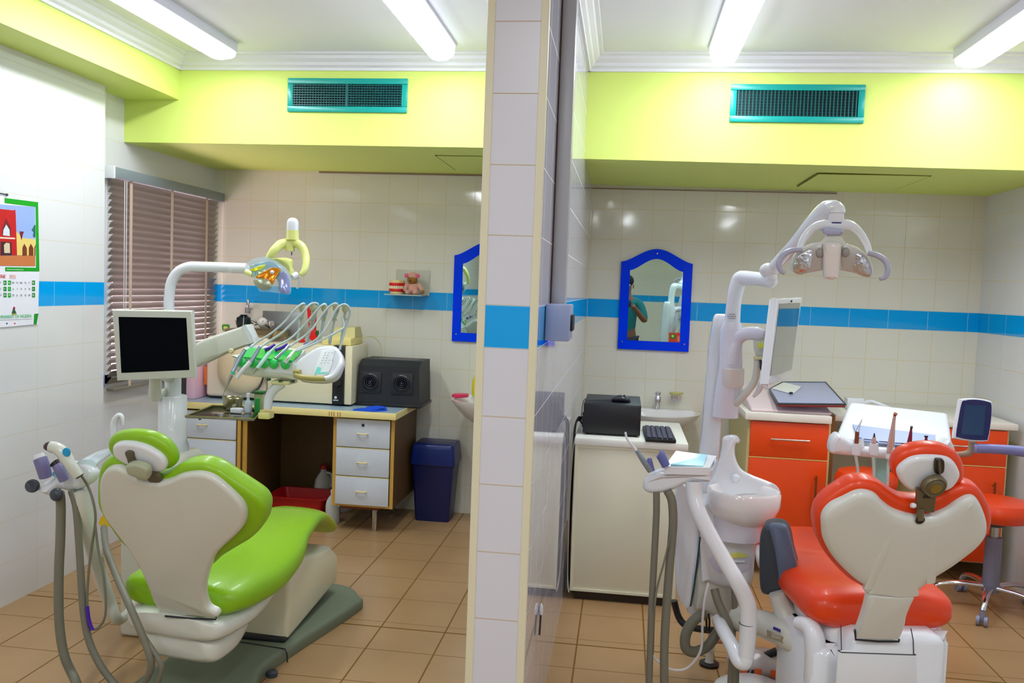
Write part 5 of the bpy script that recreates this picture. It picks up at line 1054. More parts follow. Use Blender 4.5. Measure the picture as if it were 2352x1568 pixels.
secs = [(Rr(-.05, .60, -.02), .17, .03, UP), (Rr(-.03, .60, -.02), .215, .058, UP), (Rr(.02, .60, -.02), .238, .075, UP), (Rr(.12, .605, -.02), .245, .078, UP), (Rr(.3, .605, -.01), .245, .07, UP), (Rr(.5, .60, .02), .215, .058, UP), (Rr(.7, .59, .04), .19, .05, UP), (Rr(.85, .575, .05), .175, .046, UP), (Rr(.98, .55, .05), .165, .04, UP), (Rr(1.06, .52), .17, .03, UP), (Rr(1.09, .505), .10, .012, UP)]
MB().loft(catmull_secs(secs), RR, 40, 2.9).build('seat', RED, rch, smooth=60)
MB().loft(catmull_secs([(Rr(-.03, .5), .14, .06, UP), (Rr(.0, .49), .2, .08, UP), (Rr(.3, .50), .21, .07, UP), (Rr(.7, .52), .18, .05, UP), (Rr(.9, .52), .12, .02, UP)]), RR, 32, 3).build('seat_pan', PLAST, rch, smooth=60)
bx = Rr(.12, 0)
def rbox(c, sx, sy, z0, z1, rr=.05, ang=-10, tpz=None):
    rings = []
    a = math.radians(-ang)
    for z, k in ((z0, 0), (z0+.01, 0), (z1-.03, 0), (z1-.012, .012), (z1, .035)):
        out = []
        for p in rrect(0, 0, sx/2-k, sy/2-k, z, rr, 6): out.append((c[0]+p[0]*math.cos(a)-p[1]*math.sin(a), c[1]+p[0]*math.sin(a)+p[1]*math.cos(a), z))
        rings.append(out)
    return stack(rings)
rbox(Rr(.075, 0, -.015), .31, .40, 0, .565, .04).build('base_body', PLAST, rch, smooth=60)
rbox(Rr(.10, 0, -.2), .12, .34, 0, .50, .05).build('base_wing', PLAST, rch, smooth=60)
rbox(Rr(.10, 0, .145), .05, .36, 0, .55, .022).build('base_wing', PLAST, rch, smooth=60)
bf = Plane(Rr(-.1255, .45), RR, UP)
MB().slab(bf, bf.outline('c8', [(500, 1402), (895, 1425), (905, 1700), (480, 1700)], smooth=False), .004, .002, .001, 2).build('service_panel', PLAST, rch)
for pts in ([(512, 1275), (515, 1400), (497, 1402)], [(868, 1290), (880, 1350), (882, 1420), (895, 1424)], [(497, 1402), (515, 1412), (890, 1425)]): MB().sweep([bf.pt(*bf.hit('c8', *p), .0005) for p in pts], .0016, 6).build('panel_gap', DGREY, rch)
MB().sweep([rp.pt(*rp.hit('c8', *p), .004) for p in ((582, 1292), (585, 1342), (700, 1352), (805, 1352), (806, 1342))], .0035, 8).build('neck_slot', DARK, rch)
# armrest, left
ap = Plane(P('c8', 190, 950, Y=2.98), V((.96, -.28, 0)), V((0, -.1, 1)))
MB().slab(ap.off(-.02), ap.off(-.02).outline('c8', [(95,990),(94,850),(106,785),(135,766),(200,770),(240,810),(262,900),(290,1000),(285,1055),(250,1078),(215,1100),(190,1108),(150,1128),(108,1105)]), .10, .02, .03, 4).build('armrest_body', mat('slate grey plastic', (52, 62, 72), .35), rch, smooth=60)
MB().slab(ap, ap.outline('c8', [(140,768),(215,770),(242,815),(268,905),(293,1005),(288,1055),(245,1083),(205,1070),(192,1010),(172,900),(150,820)]), .04, .012, .016, 4).build('armrest_pad', mat('blue grey plastic pad', (84, 98, 124), .42, bump=.05, bscale=150), rch, smooth=60)
MB().tube([P('c8', 190, 1110, Y=3.0), P('c8', 215, 1180, Y=3.0), P('c8', 250, 1260, Y=2.98), P('c8', 300, 1330, Y=2.95)], [.03, .035, .04, .045], 4, 14).build('armrest_post', PLASTW, rch, smooth=60)
MB().tube([P('c8', 290, 1260, Y=2.8), P('c8', 360, 1290, Y=2.76), P('c8', 385, 1400, Y=2.74), P('c8', 380, 1560, Y=2.74), P('c8', 380, 1750, Y=2.76)], [.02, .03, .034, .034, .03], 5, 14).build('side_cover_rim', PLAST, rch, smooth=60)
# ================================================================== UNIT ARM, SPITTOON, COLUMN
UM = thing('spittoon_unit', 'white spittoon unit with a round bowl and water body, left of the red chair', 'dental unit', (.44, 3.3, .30))
b7 = lambda x, y, Y: P('c7', x, y, Y=Y)
YU = 3.22
# unit body: shell
bp_ = Plane(b7(520, 1000, YU), V((1, -.12, 0)), UP)
MB().slab(bp_, bp_.outline('c7', [(372, 690),(380, 660),(440, 680),(520, 700),(600, 720),(655, 790),(662, 830),(650, 950),(640, 1060),(600, 1085),(540, 1092),(470, 1085),(400, 1060),(372, 1040),(370, 860)], n=3), .20, .03, .04, 5).build('body_shell', PLAST, UM, smooth=60)
MB().slab(bp_.off(-.03), bp_.off(-.03).outline('c7', [(372, 700),(600, 800),(632, 1060),(600, 1240),(560, 1265),(480, 1255),(400, 1215),(335, 1195),(345, 1080),(372, 860)], n=3), .16, .025, .03, 4).build('lower_body', PLASTW, UM, smooth=60)
MB().slab(bp_.off(-.02), bp_.off(-.02).outline('c7', [(248, 560),(300, 560),(372, 700),(378, 830),(345, 1060),(325, 1180),(300, 1190),(262, 1150),(246, 1050),(243, 800)], n=3), .22, .025, .03, 5).build('side_shell', PLAST, UM, smooth=60)
MB().sweep(catmull([b7(373, 825, YU-.03), b7(360, 930, YU-.03), b7(340, 1080, YU-.03), b7(324, 1178, YU-.03)], 5), .003, 8).build('shell_gap', mat('dark green gap', (20, 70, 70), .5), UM)
# filter recess
MB().slab(bp_.off(.002), bp_.off(.002).outline('c7', [(425, 925),(520, 915),(625, 925),(620, 990),(560, 1020),(470, 1010),(430, 970)], n=3), .004, .002, .002, 2).build('recess_panel', mat('lavender white plastic', (210, 208, 226), .25), UM)
MB().slab(bp_.off(.006), bp_.off(.006).outline('c7', [(515, 912),(575, 905),(620, 925),(560, 935),(515, 930)], n=3), .003, .001, .001, 1).build('yellow_lens', mat('yellow clear lens', (220, 222, 120), .2), UM)
MB().sweep([bp_.pt(*bp_.hit('c7', *p), .010) for p in ((530, 945), (600, 947))], .004, 8).build('drawer_pull', PLAST, UM)
MB().slab(bp_.off(.007), bp_.off(.007).outline('c7', [(520, 955),(548, 950),(556, 980),(545, 995)], smooth=False), .002, .0005, .0005, 1).build('yellow_sticker', mat('yellow sticker', (240, 220, 30), .4), UM)
# neck & bowl
MB().loft(catmull_secs([(b7(560, 830, YU+.02), .085, .075, V((0, 1, 0))), (b7(560, 760, YU+.03), .088, .08, V((0, 1, 0))), (b7(570, 700, YU+.03), .10, .09, V((0, 1, 0)))]), V((1, 0, 0)), 28, 2.3).build('bowl_neck', mat('shaded white plastic', (214, 212, 222), .25, coat=.4), UM, smooth=60)
bc = b7(597, 640, YU); bw = .134
MB().lathe(V((bc.x, YU+.02, bc.z-.10)), [(.045, 0), (.085, .015), (.118, .045), (.122, .055), (bw-.004, .07), (bw, .085), (bw+.001, .128), (bw-.006, .137), (bw-.014, .134), (bw-.02, .10), (.09, .07), (.03, .055), (0, .054)], seg=44, sy=.86, up=(1, 0, 0)).build('bowl', CERA, UM, smooth=60)
pl = Plane(b7(500, 560, YU+.10), V((1, .0, 0)), V((0, .02, 1)))
MB().slab(pl, pl.outline('c7', [(408, 590),(425, 545),(448, 505),(470, 440),(485, 370),(490, 325),(520, 310),(560, 312),(578, 335),(572, 352),(556, 356),(552, 400),(564, 450),(590, 488),(640, 515),(700, 538),(755, 562),(780, 590),(770, 612),(600, 615),(430, 612)], n=3), .035, .018, .018, 5).build('water_spout_hood', PLAST, UM, smooth=60)
MB().ball(b7(553, 525, YU+.085), .017, (1, 1, .9)).build('cup_sensor', PLAST, UM)
# bulky housing bottom with hoses
MB().tube([b7(445, 1090, YU-.08), b7(465, 1160, YU-.1), b7(510, 1260, YU-.12), b7(545, 1400, YU-.12), b7(550, 1500, YU-.1), b7(548, 1600, YU-.1), b7(550, 1740, YU-.1)], .0155, 6, 12).build('drain_hose', HOSE, UM)
MB().tube([b7(545, 1090, YU-.06), b7(548, 1200, YU-.08), b7(540, 1300, YU-.09), b7(532, 1450, YU-.1), b7(525, 1600, YU-.1), b7(520, 1740, YU-.1)], .011, 6, 12).build('drain_hose', HOSE, UM)
MB().tube([b7(400, 1215, YU), b7(340, 1250, YU-.02), b7(300, 1320, YU-.03), b7(300, 1390, YU-.03), b7(345, 1410, YU-.02), b7(410, 1380, YU), b7(455, 1320, YU+.02), b7(480, 1280, YU+.03)], .0195, 6, 14).build('looped_hose', HOSE, UM, smooth=60)
MB().tube([b7(415, 1060, YU-.1), b7(395, 1150, YU-.12), b7(385, 1250, YU-.12), b7(380, 1380, YU-.12), b7(350, 1450, YU-.12), b7(290, 1500, YU-.12), b7(210, 1495, YU-.12), b7(150, 1450, YU-.12), b7(130, 1430, YU-.12)], .0045, 6, 8).build('thin_white_tube', mat('clear white tube', (214, 212, 210), .3), UM)
MB().tube([b7(240, 1150, 3.5), b7(262, 1230, 3.5), b7(300, 1275, 3.48), b7(380, 1295, 3.45), b7(450, 1300, 3.4), b7(520, 1290, 3.35)], .014, 6, 12).build('black_conduit', DARK, UM)
for x in (400, 415): MB().tube([b7(x, 1215, YU), b7(x+5, 1260, YU), b7(x+2, 1300, YU+.02)], .004, 4, 8).build('black_lead', DARK, UM)
# arm to chair
MB().tube([b7(560, 1240, 3.15), b7(700, 1270, 3.05), b7(830, 1330, 2.93), b7(930, 1390, 2.86)], [.045, .048, .05, .052], 5, 18).build('support_beam', PLASTW, UM, smooth=60)
apn = Plane(b7(760, 1320, 2.895), V((.93, -.36, -.0)), V((0, 0, 1)))
MB().slab(apn, apn.outline('c7', [(712, 1298), (802, 1338), (802, 1372), (712, 1332)], smooth=False), .004, .0005, .0005, 1).build('rating_plate', mat('grey rating plate', (140, 132, 110), .4), UM, smooth=0)
MB().slab(apn.off(.004), apn.off(.004).outline('c7', [(745, 1282), (782, 1298), (780, 1312), (742, 1296)], smooth=False), .004, .0005, .0005, 1).build('blue_plate', mat('navy plate', (40, 34, 130), .4), UM, smooth=0)
apb = MB()
for k, y in enumerate((1309, 1318, 1327)): a, b_ = apn.off(.0005).hit('c7', 760, y+10); apb.box(apn.pt(a, b_, .0008), (.03, .0006, .0022), rz=math.radians(-21))
apb.build('plate_print', mat('pale print', (200, 196, 180), .5), UM, smooth=0)
rbox((.70, 3.02), .11, .12, 0, .36, .03, 0).build('support_post', mat('grey beige post', (150, 142, 128), .4), UM, smooth=60)
# column, lamp, monitor
CL = thing('lamp_column', 'tall white column with a grey post rising behind the spittoon', 'column', (.41, 3.46, .3))
yc = 3.46
def p6(x, y, Y): return P('c6', x, y, Y=Y)
MB().loft(catmull_secs([(V((.36, yc+.06, .45)), .045, .05, V((0, 1, 0))), (V((.368, yc+.06, .9)), .04, .05, V((0, 1, 0))), (V((.378, yc+.06, 1.3)), .036, .045, V((0, 1, 0))), (V((.388, yc+.06, 1.48)), .032, .04, V((0, 1, 0))), (V((.392, yc+.06, 1.503)), .016, .02, V((0, 1, 0)))]), V((1, 0, 0)), 28, 3).build('column_shell', PLAST, CL, smooth=60)
MB().loft([(p6(800, 1560, yc), .052, .04, V((0, 1, 0))), (p6(815, 1360, yc), .046, .04, V((0, 1, 0))), (p6(840, 1200, yc), .045, .04, V((0, 1, 0))), (p6(842, 960, yc), .043, .04, V((0, 1, 0))), (p6(850, 905, yc), .036, .034, V((0, 1, 0)))], V((1, 0, 0)), 28, 2.2).build('post', mat('lilac white plastic', (226, 225, 236), .25, coat=.4), CL, smooth=60)
MB().lathe(p6(845, 1350, yc-.01), [(.040, 0), (.046, .01), (.046, .072), (.042, .075)], seg=28).build('collar', mat('peach white plastic', (226, 220, 214), .25, coat=.4), CL)
MB().loft([(V((.37, yc+.05, .28)), .06, .055, V((0, 1, 0))), (V((.355, yc+.06, .46)), .046, .05, V((0, 1, 0)))], V((1, 0, 0)), 24, 3).build('column_foot', PLAST, CL, smooth=60)
L2 = thing('operating_lamp', 'white operating lamp with twin reflectors and curved grips over the red chair', 'operating lamp', p6(850, 900, yc))
MB().tube([p6(850, 905, yc), p6(858, 800, yc), p6(868, 720, yc), p6(885, 650, yc), p6(905, 605, yc-.005), p6(950, 600, yc-.03), p6(1050, 608, yc-.1), p6(1120, 622, yc-.15), p6(1145, 625, yc-.165)], [.031, .029, .029, .03, .031, .029, .026, .024, .016], 6, 18).build('lower_arm', PLAST, L2, smooth=60)
lb = MB(); 
for r_ in range(3):
    for c_ in range(5): lb.box(p6(822+c_*12, 850+r_*14, yc-.0305), (.0026*(1+(r_+c_) % 2), .001, .0022))
lb.build('small_print', mat('dark print', (50, 50, 50), .5), L2, smooth=0)
MB().cyl(p6(1120, 610, yc-.155), p6(1118, 560, yc-.155), .022).build('pivot', PLAST, L2); MB().ball(p6(1105, 545, yc-.155), .03, (1.2, 1, .95)).build('pivot_cap', PLAST, L2)
MB().tube([p6(1110, 545, yc-.155), p6(1200, 460, yc-.22), p6(1300, 350, 3.1), p6(1420, 200, 2.98), p6(1500, 120, 2.92), p6(1560, 115, 2.9)], [.018, .0245, .025, .026, .027, .024], 6, 16).build('balance_arm', PLAST, L2, smooth=60)
y2 = 2.88
MB().tube([p6(1500, 125, y2), p6(1555, 112, y2), p6(1605, 140, y2)], [.018, .026, .018], 4, 16).build('head_joint', PLAST, L2, smooth=60)
MB().lathe(p6(1566, 220, y2), [(.02, 0), (.024, .008), (.024, .03), (.028, .034), (.027, .045), (.016, .056)], seg=28).build('swivel', PLAST, L2)
MB().lathe(p6(1566, 222, y2), [(.0215, 0), (.0215, .005)], seg=28).build('blue_ring', mat('navy ring', (30, 34, 120), .4), L2)
MB().tube([p6(1315, 400, y2+.01), p6(1340, 330, y2+.02), p6(1400, 260, y2+.02), p6(1480, 228, y2+.01), p6(1570, 232, y2), p6(1660, 232, y2+.01), p6(1730, 280, y2+.02), p6(1780, 360, y2+.02), p6(1800, 420, y2+.01)], [.009, .011, .0125, .016, .019, .016, .0125, .011, .009], 6, 14).build('yoke', PLAST, L2, smooth=60)
lpn = Plane(p6(1550, 450, y2-.02), V((1, .02, 0)), V((0, -.15, 1)))
MB().slab(lpn, lpn.outline('c6', [(1500, 262), (1560, 258), (1622, 266), (1622, 290), (1610, 300), (1505, 300)], n=2), .05, .006, .006, 3).build('neck_collar', mat('lavender grey plastic2', (170, 172, 200), .35), L2)
hd = [(1265,545),(1262,500),(1285,440),(1340,390),(1410,362),(1470,350),(1500,320),(1512,296),(1550,288),(1600,292),(1620,325),(1650,362),(1720,385),(1790,440),(1825,510),(1830,565),(1808,595),(1760,590),(1700,565),(1600,545),(1550,548),(1490,545),(1400,562),(1330,578),(1285,568)]
MB().slab(lpn.off(-.012), lpn.off(-.012).outline('c6', hd), .035, .008, .014, 4).build('lamp_shell', PLASTW, L2, smooth=60)
# bowls of the reflectors: concave mirror discs on both sides
RFL = mat('faceted mirror reflector', (210, 214, 225), .06, metal=1, bump=.5, bscale=55)
MB().slab(lpn.off(-.008), lpn.off(-.008).outline('c6', [(1275,545),(1272,505),(1300,445),(1360,400),(1430,375),(1482,370),(1485,460),(1480,535),(1400,550),(1330,566),(1290,562)]), .003, .001, .001, 2).build('inner_face', mat('pale taupe plastic', (190, 186, 180), .2, metal=.3), L2)
MB().slab(lpn.off(-.008), lpn.off(-.008).outline('c6', [(1620,375),(1700,392),(1780,450),(1812,515),(1818,560),(1800,585),(1760,580),(1700,552),(1620,535),(1612,450)]), .003, .001, .001, 2).build('inner_face', mat('pale taupe plastic', (190, 186, 180), .2, metal=.3), L2)
MB().slab(lpn.off(-.004), lpn.off(-.004).outline('c6', [(1280,542),(1278,508),(1302,455),(1350,420),(1402,402),(1400,470),(1385,530),(1330,562),(1295,558)]), .003, .0012, .001, 2).build('reflector', RFL, L2)
MB().slab(lpn.off(-.004), lpn.off(-.004).outline('c6', [(1712,430),(1760,450),(1800,510),(1814,560),(1798,580),(1760,575),(1705,545),(1690,520),(1705,480)]), .003, .0012, .001, 2).build('reflector', RFL, L2)
for x, y in ((1460, 425), (1640, 420)): a, b_ = lpn.hit('c6', x, y); MB().ball(lpn.pt(a, b_, -.006), .012, (1, .6, 1.3)).build('lamp_socket', mat('taupe socket', (150, 146, 140), .4), L2)
MB().slab(lpn.off(.016), lpn.off(.016).outline('c6', [(1490,375),(1500,358),(1550,352),(1600,358),(1612,375),(1606,470),(1596,585),(1580,605),(1545,612),(1505,605),(1490,580),(1488,470)]), .03, .014, .006, 5).build('centre_housing', mat('peach white plastic', (226, 220, 214), .25, coat=.4), L2, smooth=60)
GRIP = mat('grey lavender grip', (170, 172, 190), .35)
MB().tube([p6(1335, 402, y2-.03), p6(1260, 408, y2-.035), p6(1200, 440, y2-.04), p6(1172, 495, y2-.045), p6(1185, 545, y2-.045), p6(1215, 565, y2-.045)], [.008, .009, .0095, .009, .008, .006], 6, 12).build('grip', GRIP, L2, smooth=60)
MB().tube([p6(1790, 425, y2-.03), p6(1850, 440, y2-.035), p6(1910, 480, y2-.04), p6(1928, 540, y2-.045), p6(1910, 590, y2-.045), p6(1872, 605, y2-.045)], [.008, .009, .0095, .009, .008, .006], 6, 12).build('grip', GRIP, L2, smooth=60)
# monitor on the column, seen nearly edge on
M2 = thing('flat_monitor', 'slim white flat panel monitor turned sideways on the white column, reflecting the room', 'monitor', P('e8', 800, 1100, Y=3.45))
pA = P('e8', 822, 260, Y=3.36); yaw_r = V((.30, .93, 0)).normalized()   # panel plane runs away from the camera
mpl = Plane(P('e8', 900, 700, Y=3.42), yaw_r, V((-.03, .0, 1)))
fo = mpl.outline('e8', [(815, 235), (1088, 200), (1060, 420), (970, 1080), (960, 1110), (715, 1205), (708, 1200), (760, 700)], smooth=False)
MB().slab(mpl, fo, .03, .004, .006, 3).build('frame', PLAST, M2)
MB().slab(mpl.off(.002), mpl.off(.002).outline('e8', [(838, 285), (1070, 258), (1052, 410), (975, 1015), (860, 1070), (735, 1105), (735, 1100)], smooth=False), .003, .001, .001, 1).build('screen', mat('glossy grey screen', (150, 156, 160), .04, metal=.85), M2, smooth=0)
MB().slab(Plane(P('e8', 760, 700, Y=3.37), V((1, -.1, 0)), UP), Plane(P('e8', 760, 700, Y=3.37), V((1, -.1, 0)), UP).outline('e8', [(740, 215), (835, 225), (830, 300), (800, 560), (750, 900), (705, 1210), (645, 1190), (690, 560), (708, 380), (738, 340)], smooth=False), .03, .004, .004, 2).build('rear_housing', PLASTW, M2)
MB().box(mpl.pt(*mpl.hit('e8', 964, 250), .002), (.006, .006, .008)).build('camera_dot', DARK, M2)
MB().tube([P('e8', 300, 960, Y=yc-.02), P('e8', 310, 820, Y=yc-.02), P('e8', 350, 700, Y=yc-.02), P('e8', 420, 630, Y=yc-.04), P('e8', 520, 612, Y=yc-.06), P('e8', 600, 615, Y=yc-.08), P('e8', 665, 620, Y=yc-.09)], [.028, .027, .026, .026, .026, .026, .014], 6, 16).build('curved_arm', mat('lilac white plastic', (226, 225, 236), .25, coat=.4), M2, smooth=60)
MB().slab(Plane(P('e8', 620, 760, Y=3.38), V((1, -.1, 0)), UP), Plane(P('e8', 620, 760, Y=3.38), V((1, -.1, 0)), UP).outline('e8', [(545, 690), (700, 640), (700, 860), (640, 880), (570, 870), (545, 780)], smooth=False), .03, .004, .004, 2).build('mount_plate', PLASTW, M2)
MB().lathe(P('e8', 622, 750, Y=3.345), [(.0, .002), (.011, .0015), (.012, 0)], axis=(0, -1, 0), seg=20).build('yellow_knob', mat('yellow knob', (222, 224, 80), .4), M2)
MB().tube([P('e8', 590, 880, Y=3.38), P('e8', 580, 1020, Y=3.38), P('e8', 555, 1150, Y=3.39), P('e8', 480, 1260, Y=3.4), P('e8', 380, 1370, Y=3.42), P('e8', 340, 1400, Y=yc-.02)], [.014, .0135, .0135, .014, .0145, .016], 6, 14).build('lower_strut', PLASTW, M2, smooth=60)
MB().box(P('e8', 590, 890, Y=3.36), (.032, .02, .012), bev=.003).build('strut_clamp', CREAM, M2)
MB().tube([P('e8', 540, 1330, Y=3.4), P('e8', 600, 1260, Y=3.39), P('e8', 640, 1180, Y=3.37), P('e8', 700, 1240, Y=3.36)], [.005, .010, .012, .006], 5, 10).build('lower_hook', PLAST, M2)
MB().tube([P('e8', 620, 900, Y=3.36), P('e8', 632, 1000, Y=3.355), P('e8', 640, 1040, Y=3.36)], [.004, .007, .002], 4, 8).build('black_lever', DARK, M2)
# suction holder (right)
S3 = thing('suction_holder', 'white suction holder with a blue touch panel and long hoses, left of the spittoon', 'suction holder', b7(300, 600, 2.95))
Yh = 2.95
hpn = Plane(b7(260, 540, Yh), V((1, -.05, 0)), V((0, .12, 1)))
MB().slab(hpn, hpn.outline('c7', [(80, 565),(92, 530),(140, 490),(200, 478),(300, 492),(400, 490),(438, 470),(452, 430),(458, 440),(440, 490),(428, 520),(418, 545),(340, 545),(300, 555),(240, 585),(190, 600),(130, 607),(92, 595)], n=4), .06, .02, .02, 5).build('holder_body', PLAST, S3, smooth=60)
t4 = [b7(190, 478, Yh-.01), b7(420, 482, Yh-.01), b7(456, 422, Yh+.09), b7(250, 396, Yh+.09)]
MB().add([*[v+UP*.006 for v in t4], *[v-UP*.02 for v in t4]], [(0, 1, 2, 3), (4, 5, 6, 7), (0, 1, 5, 4), (1, 2, 6, 5), (2, 3, 7, 6), (3, 0, 4, 7)]).build('panel_housing', PLAST, S3)
t5 = [b7(220, 466, Yh-.003), b7(388, 476, Yh-.003), b7(408, 418, Yh+.075), b7(262, 406, Yh+.075)]
MB().add([*[v+UP*.0078 for v in t5], *[v+UP*.003 for v in t5]], [(0, 1, 2, 3), (4, 5, 6, 7), (0, 1, 5, 4), (1, 2, 6, 5), (2, 3, 7, 6), (3, 0, 4, 7)]).build('touch_panel', mat('pale blue touch panel', (150, 214, 232), .12), S3, smooth=0)
BG2 = mat('blue violet plastic', (100, 108, 170), .4)
MB().tube([b7(200, 465, Yh-.01), b7(172, 410, Yh-.01), b7(165, 402, Yh-.01)], [.015, .0165, .014], 3, 14).build('suction_handle', BG2, S3); MB().tube([b7(125, 490, Yh-.01), b7(116, 450, Yh-.01), b7(115, 425, Yh-.01)], [.012, .011, .007], 3, 12).build('saliva_handle', BG2, S3)
sy_ = MB().tube([b7(118, 490, Yh-.02), b7(85, 440, Yh-.03), b7(48, 385, Yh-.035)], [.010, .0105, .007], 3, 12).build('syringe_body', mat('handpiece grey metal', (150, 165, 176), .25, metal=.6), S3)
MB().tube([b7(50, 388, Yh-.035), b7(22, 355, Yh-.04), b7(0, 325, Yh-.045), b7(-8, 292, Yh-.045)], [.0055, .0045, .004, .0035], 4, 10).build('syringe_tip', PLAST, sy_)
MB().sweep([hpn.pt(*hpn.hit('c7', *p), .001) for p in ((110, 545), (180, 520), (260, 515), (400, 512))], [.001, .005, .006, .002], 8).build('grip_line', mat('shadow white', (196, 190, 184), .4), S3)
MB().tube([b7(340, 545, Yh+.01), b7(342, 620, Yh), b7(365, 700, Yh-.02), b7(430, 830, Yh-.04), b7(500, 950, Yh-.06), b7(560, 1050, Yh-.08), b7(600, 1130, Yh-.08), b7(618, 1200, Yh-.08), b7(615, 1330, Yh-.08), b7(605, 1430, Yh-.08)], [.029, .028, .0265, .0265, .0265, .027, .028, .0285, .028, .026], 6, 18).build('bent_support_pipe', PLAST, S3, smooth=60)
MB().tube([b7(606, 1430, Yh-.08), b7(595, 1462, Yh-.08), b7(570, 1450, Yh-.07), b7(535, 1380, Yh-.02), b7(490, 1300, Yh+.08), b7(465, 1250, Yh+.18)], [.026, .027, .027, .025, .024, .024], 6, 18).build('return_pipe', PLAST, S3, smooth=60)
MB().lathe(b7(615, 1265, Yh-.08), [(.0285, -.001), (.0292, 0), (.0285, .001)], seg=24).build('pipe_joint', DGREY, S3)
MB().tube([b7(150, 600, Yh), b7(150, 700, Yh), b7(143, 850, Yh), b7(135, 1000, Yh), b7(125, 1200, Yh), b7(118, 1400, Yh), b7(113, 1568, Yh), b7(110, 1750, Yh)], .0118, 5, 12).build('saliva_hose', HOSE, S3)
MB().tube([b7(205, 590, Yh), b7(228, 640, Yh), b7(235, 740, Yh), b7(228, 850, Yh), b7(215, 1000, Yh), b7(200, 1200, Yh), b7(190, 1400, Yh), b7(190, 1568, Yh), b7(190, 1750, Yh)], .0150, 5, 12).build('suction_hose', HOSE, S3)
MB().tube([b7(240, 700, Yh-.01), b7(225, 800, Yh-.015), b7(190, 950, Yh-.015), b7(155, 1080, Yh-.015), b7(140, 1200, Yh-.015), b7(132, 1420, Yh+.1)], .0035, 5, 8).build('syringe_hose', HOSE, S3)
# ---- delivery table right
DT = thing('instrument_table', 'white moulded instrument table with five upright handpieces behind the red headrest', 'instrument table', P('c8', 780, 420, Y=3.5))
Yd = 3.48
dn = Plane(P('c8', 780, 380, Y=Yd), V((1, .0, 0)), V((0, .0, 1)))
def p8(x, y, Y=Yd): return P('c8', x, y, Y=Y)
# body as lofted ledge + tilted tray
def quad_slab(corners, t, name, mt, off=.015, seg=3, parent=None, down=None):
    n = (corners[1]-corners[0]).cross(corners[3]-corners[0]).normalized()
    if n.z < 0: n = -n
    b = MB().add([*corners, *[v-n*t for v in corners]], [(0, 1, 2, 3), (4, 5, 6, 7), (0, 1, 5, 4), (1, 2, 6, 5), (2, 3, 7, 6), (3, 0, 4, 7)])
    return bevel_mb(b, off, seg).build(name, mt, parent, smooth=50)
quad_slab([p8(480, 330, Yd+.02), p8(1085, 365, Yd+.02), p8(1062, 190, Yd+.30), p8(558, 132, Yd+.30)], .05, 'tray_deck', PLAST, .02, 4, DT)
MB().slab(dn, dn.outline('c8', [(456, 380),(466, 330),(500, 300),(550, 330),(600, 362),(700, 366),(800, 374),(920, 384),(990, 378),(1030, 350),(1060, 330),(1085, 360),(1092, 405),(1070, 430),(1000, 435),(800, 432),(640, 420),(500, 405),(465, 400)], n=4), .10, .022, .03, 5, off=.02).build('front_ledge', PLAST, DT, smooth=60)
dA, dB, dC = p8(480, 330, Yd+.02), p8(1085, 365, Yd+.02), p8(558, 132, Yd+.30)
dpl = Plane(dA, dB-dA, (dC-dA)-(dB-dA)*((dC-dA).dot(dB-dA)/(dB-dA).length_squared))
mo_ = [(573, 252), (995, 306), (985, 345), (950, 362), (935, 358), (925, 366), (862, 360), (852, 350), (842, 358), (785, 355), (775, 346), (765, 352), (705, 347), (696, 336), (686, 342), (628, 335), (615, 320), (600, 318)]
MB().slab(dpl.off(.007), dpl.off(.007).outline('c8', mo_, smooth=False), .006, .001, .001, 1).build('silicone_mat', mat('blue grey silicone mat', (150, 164, 206), .35), DT)
for x0, y0, x1, y1 in ((628, 336, 686, 343), (705, 348, 765, 353), (785, 356, 842, 359), (862, 361, 925, 367)): MB().sweep([dpl.pt(*dpl.hit('c8', x0, y0), .008), dpl.pt(*dpl.hit('c8', x1, y1), .008)], .0018, 6).build('mat_notch', mat('dark blue print', (60, 70, 110), .4), DT)
MB().tube([p8(600, 330, Yd-.02), p8(606, 375, Yd-.03)], .02, 2, 14).build('holder_seat', PLAST, DT)
HPB = mat('copper brown handpiece', (150, 90, 66), .25, metal=.7); HPP = mat('pinkish handpiece', (216, 180, 168), .2, metal=.6)
def hand(pts, rad, mt, hose):
    h = MB().tube([p8(*p, Yd-.05) for p in pts], rad, 4, 12).build('handpiece', mt, DT, smooth=50)
    MB().tube([p8(*p, Yd-.045) for p in hose], [.006, .0055, .005], 4, 10).build('hose', HOSEP, h)
    return h
for x, y in ((592, 375), (680, 375), (765, 395), (860, 395), (945, 385)): MB().lathe(p8(x, y, Yd-.045), [(.016, -.025), (.018, 0), (.015, .02)], seg=18).build('holder_collar', PLAST, DT)
h = hand([(586, 400), (592, 340), (596, 290)], [.007, .0085, .008], HPB, [(586, 400), (598, 480), (602, 545)])
MB().tube([p8(597, 290, Yd-.05), p8(606, 262, Yd-.05), p8(622, 222, Yd-.05)], [.007, .004, .0012], 4, 10).build('scaler_tip', CHROME, h)
h = hand([(676, 405), (680, 350), (682, 318)], [.008, .0095, .006], HPP, [(676, 405), (680, 480), (682, 550)])
MB().tube([p8(682, 320, Yd-.05), p8(683, 298, Yd-.05)], [.005, .002], 2, 8).build('tip', mat('dark bronze', (44, 38, 30), .4), h)
h = hand([(760, 400), (770, 330), (780, 250), (787, 205)], [.013, .012, .007, .005], HPP, [(758, 405), (752, 500), (748, 590)])
MB().tube([p8(786, 208, Yd-.05), p8(792, 198, Yd-.056)], [.006, .0075], 2, 10).build('turbine_head', HPB, h)
h = hand([(850, 400), (862, 340), (870, 280)], [.010, .009, .004], mat('wine red handpiece', (140, 30, 60), .3, metal=.4), [(850, 400), (846, 440), (842, 470)])
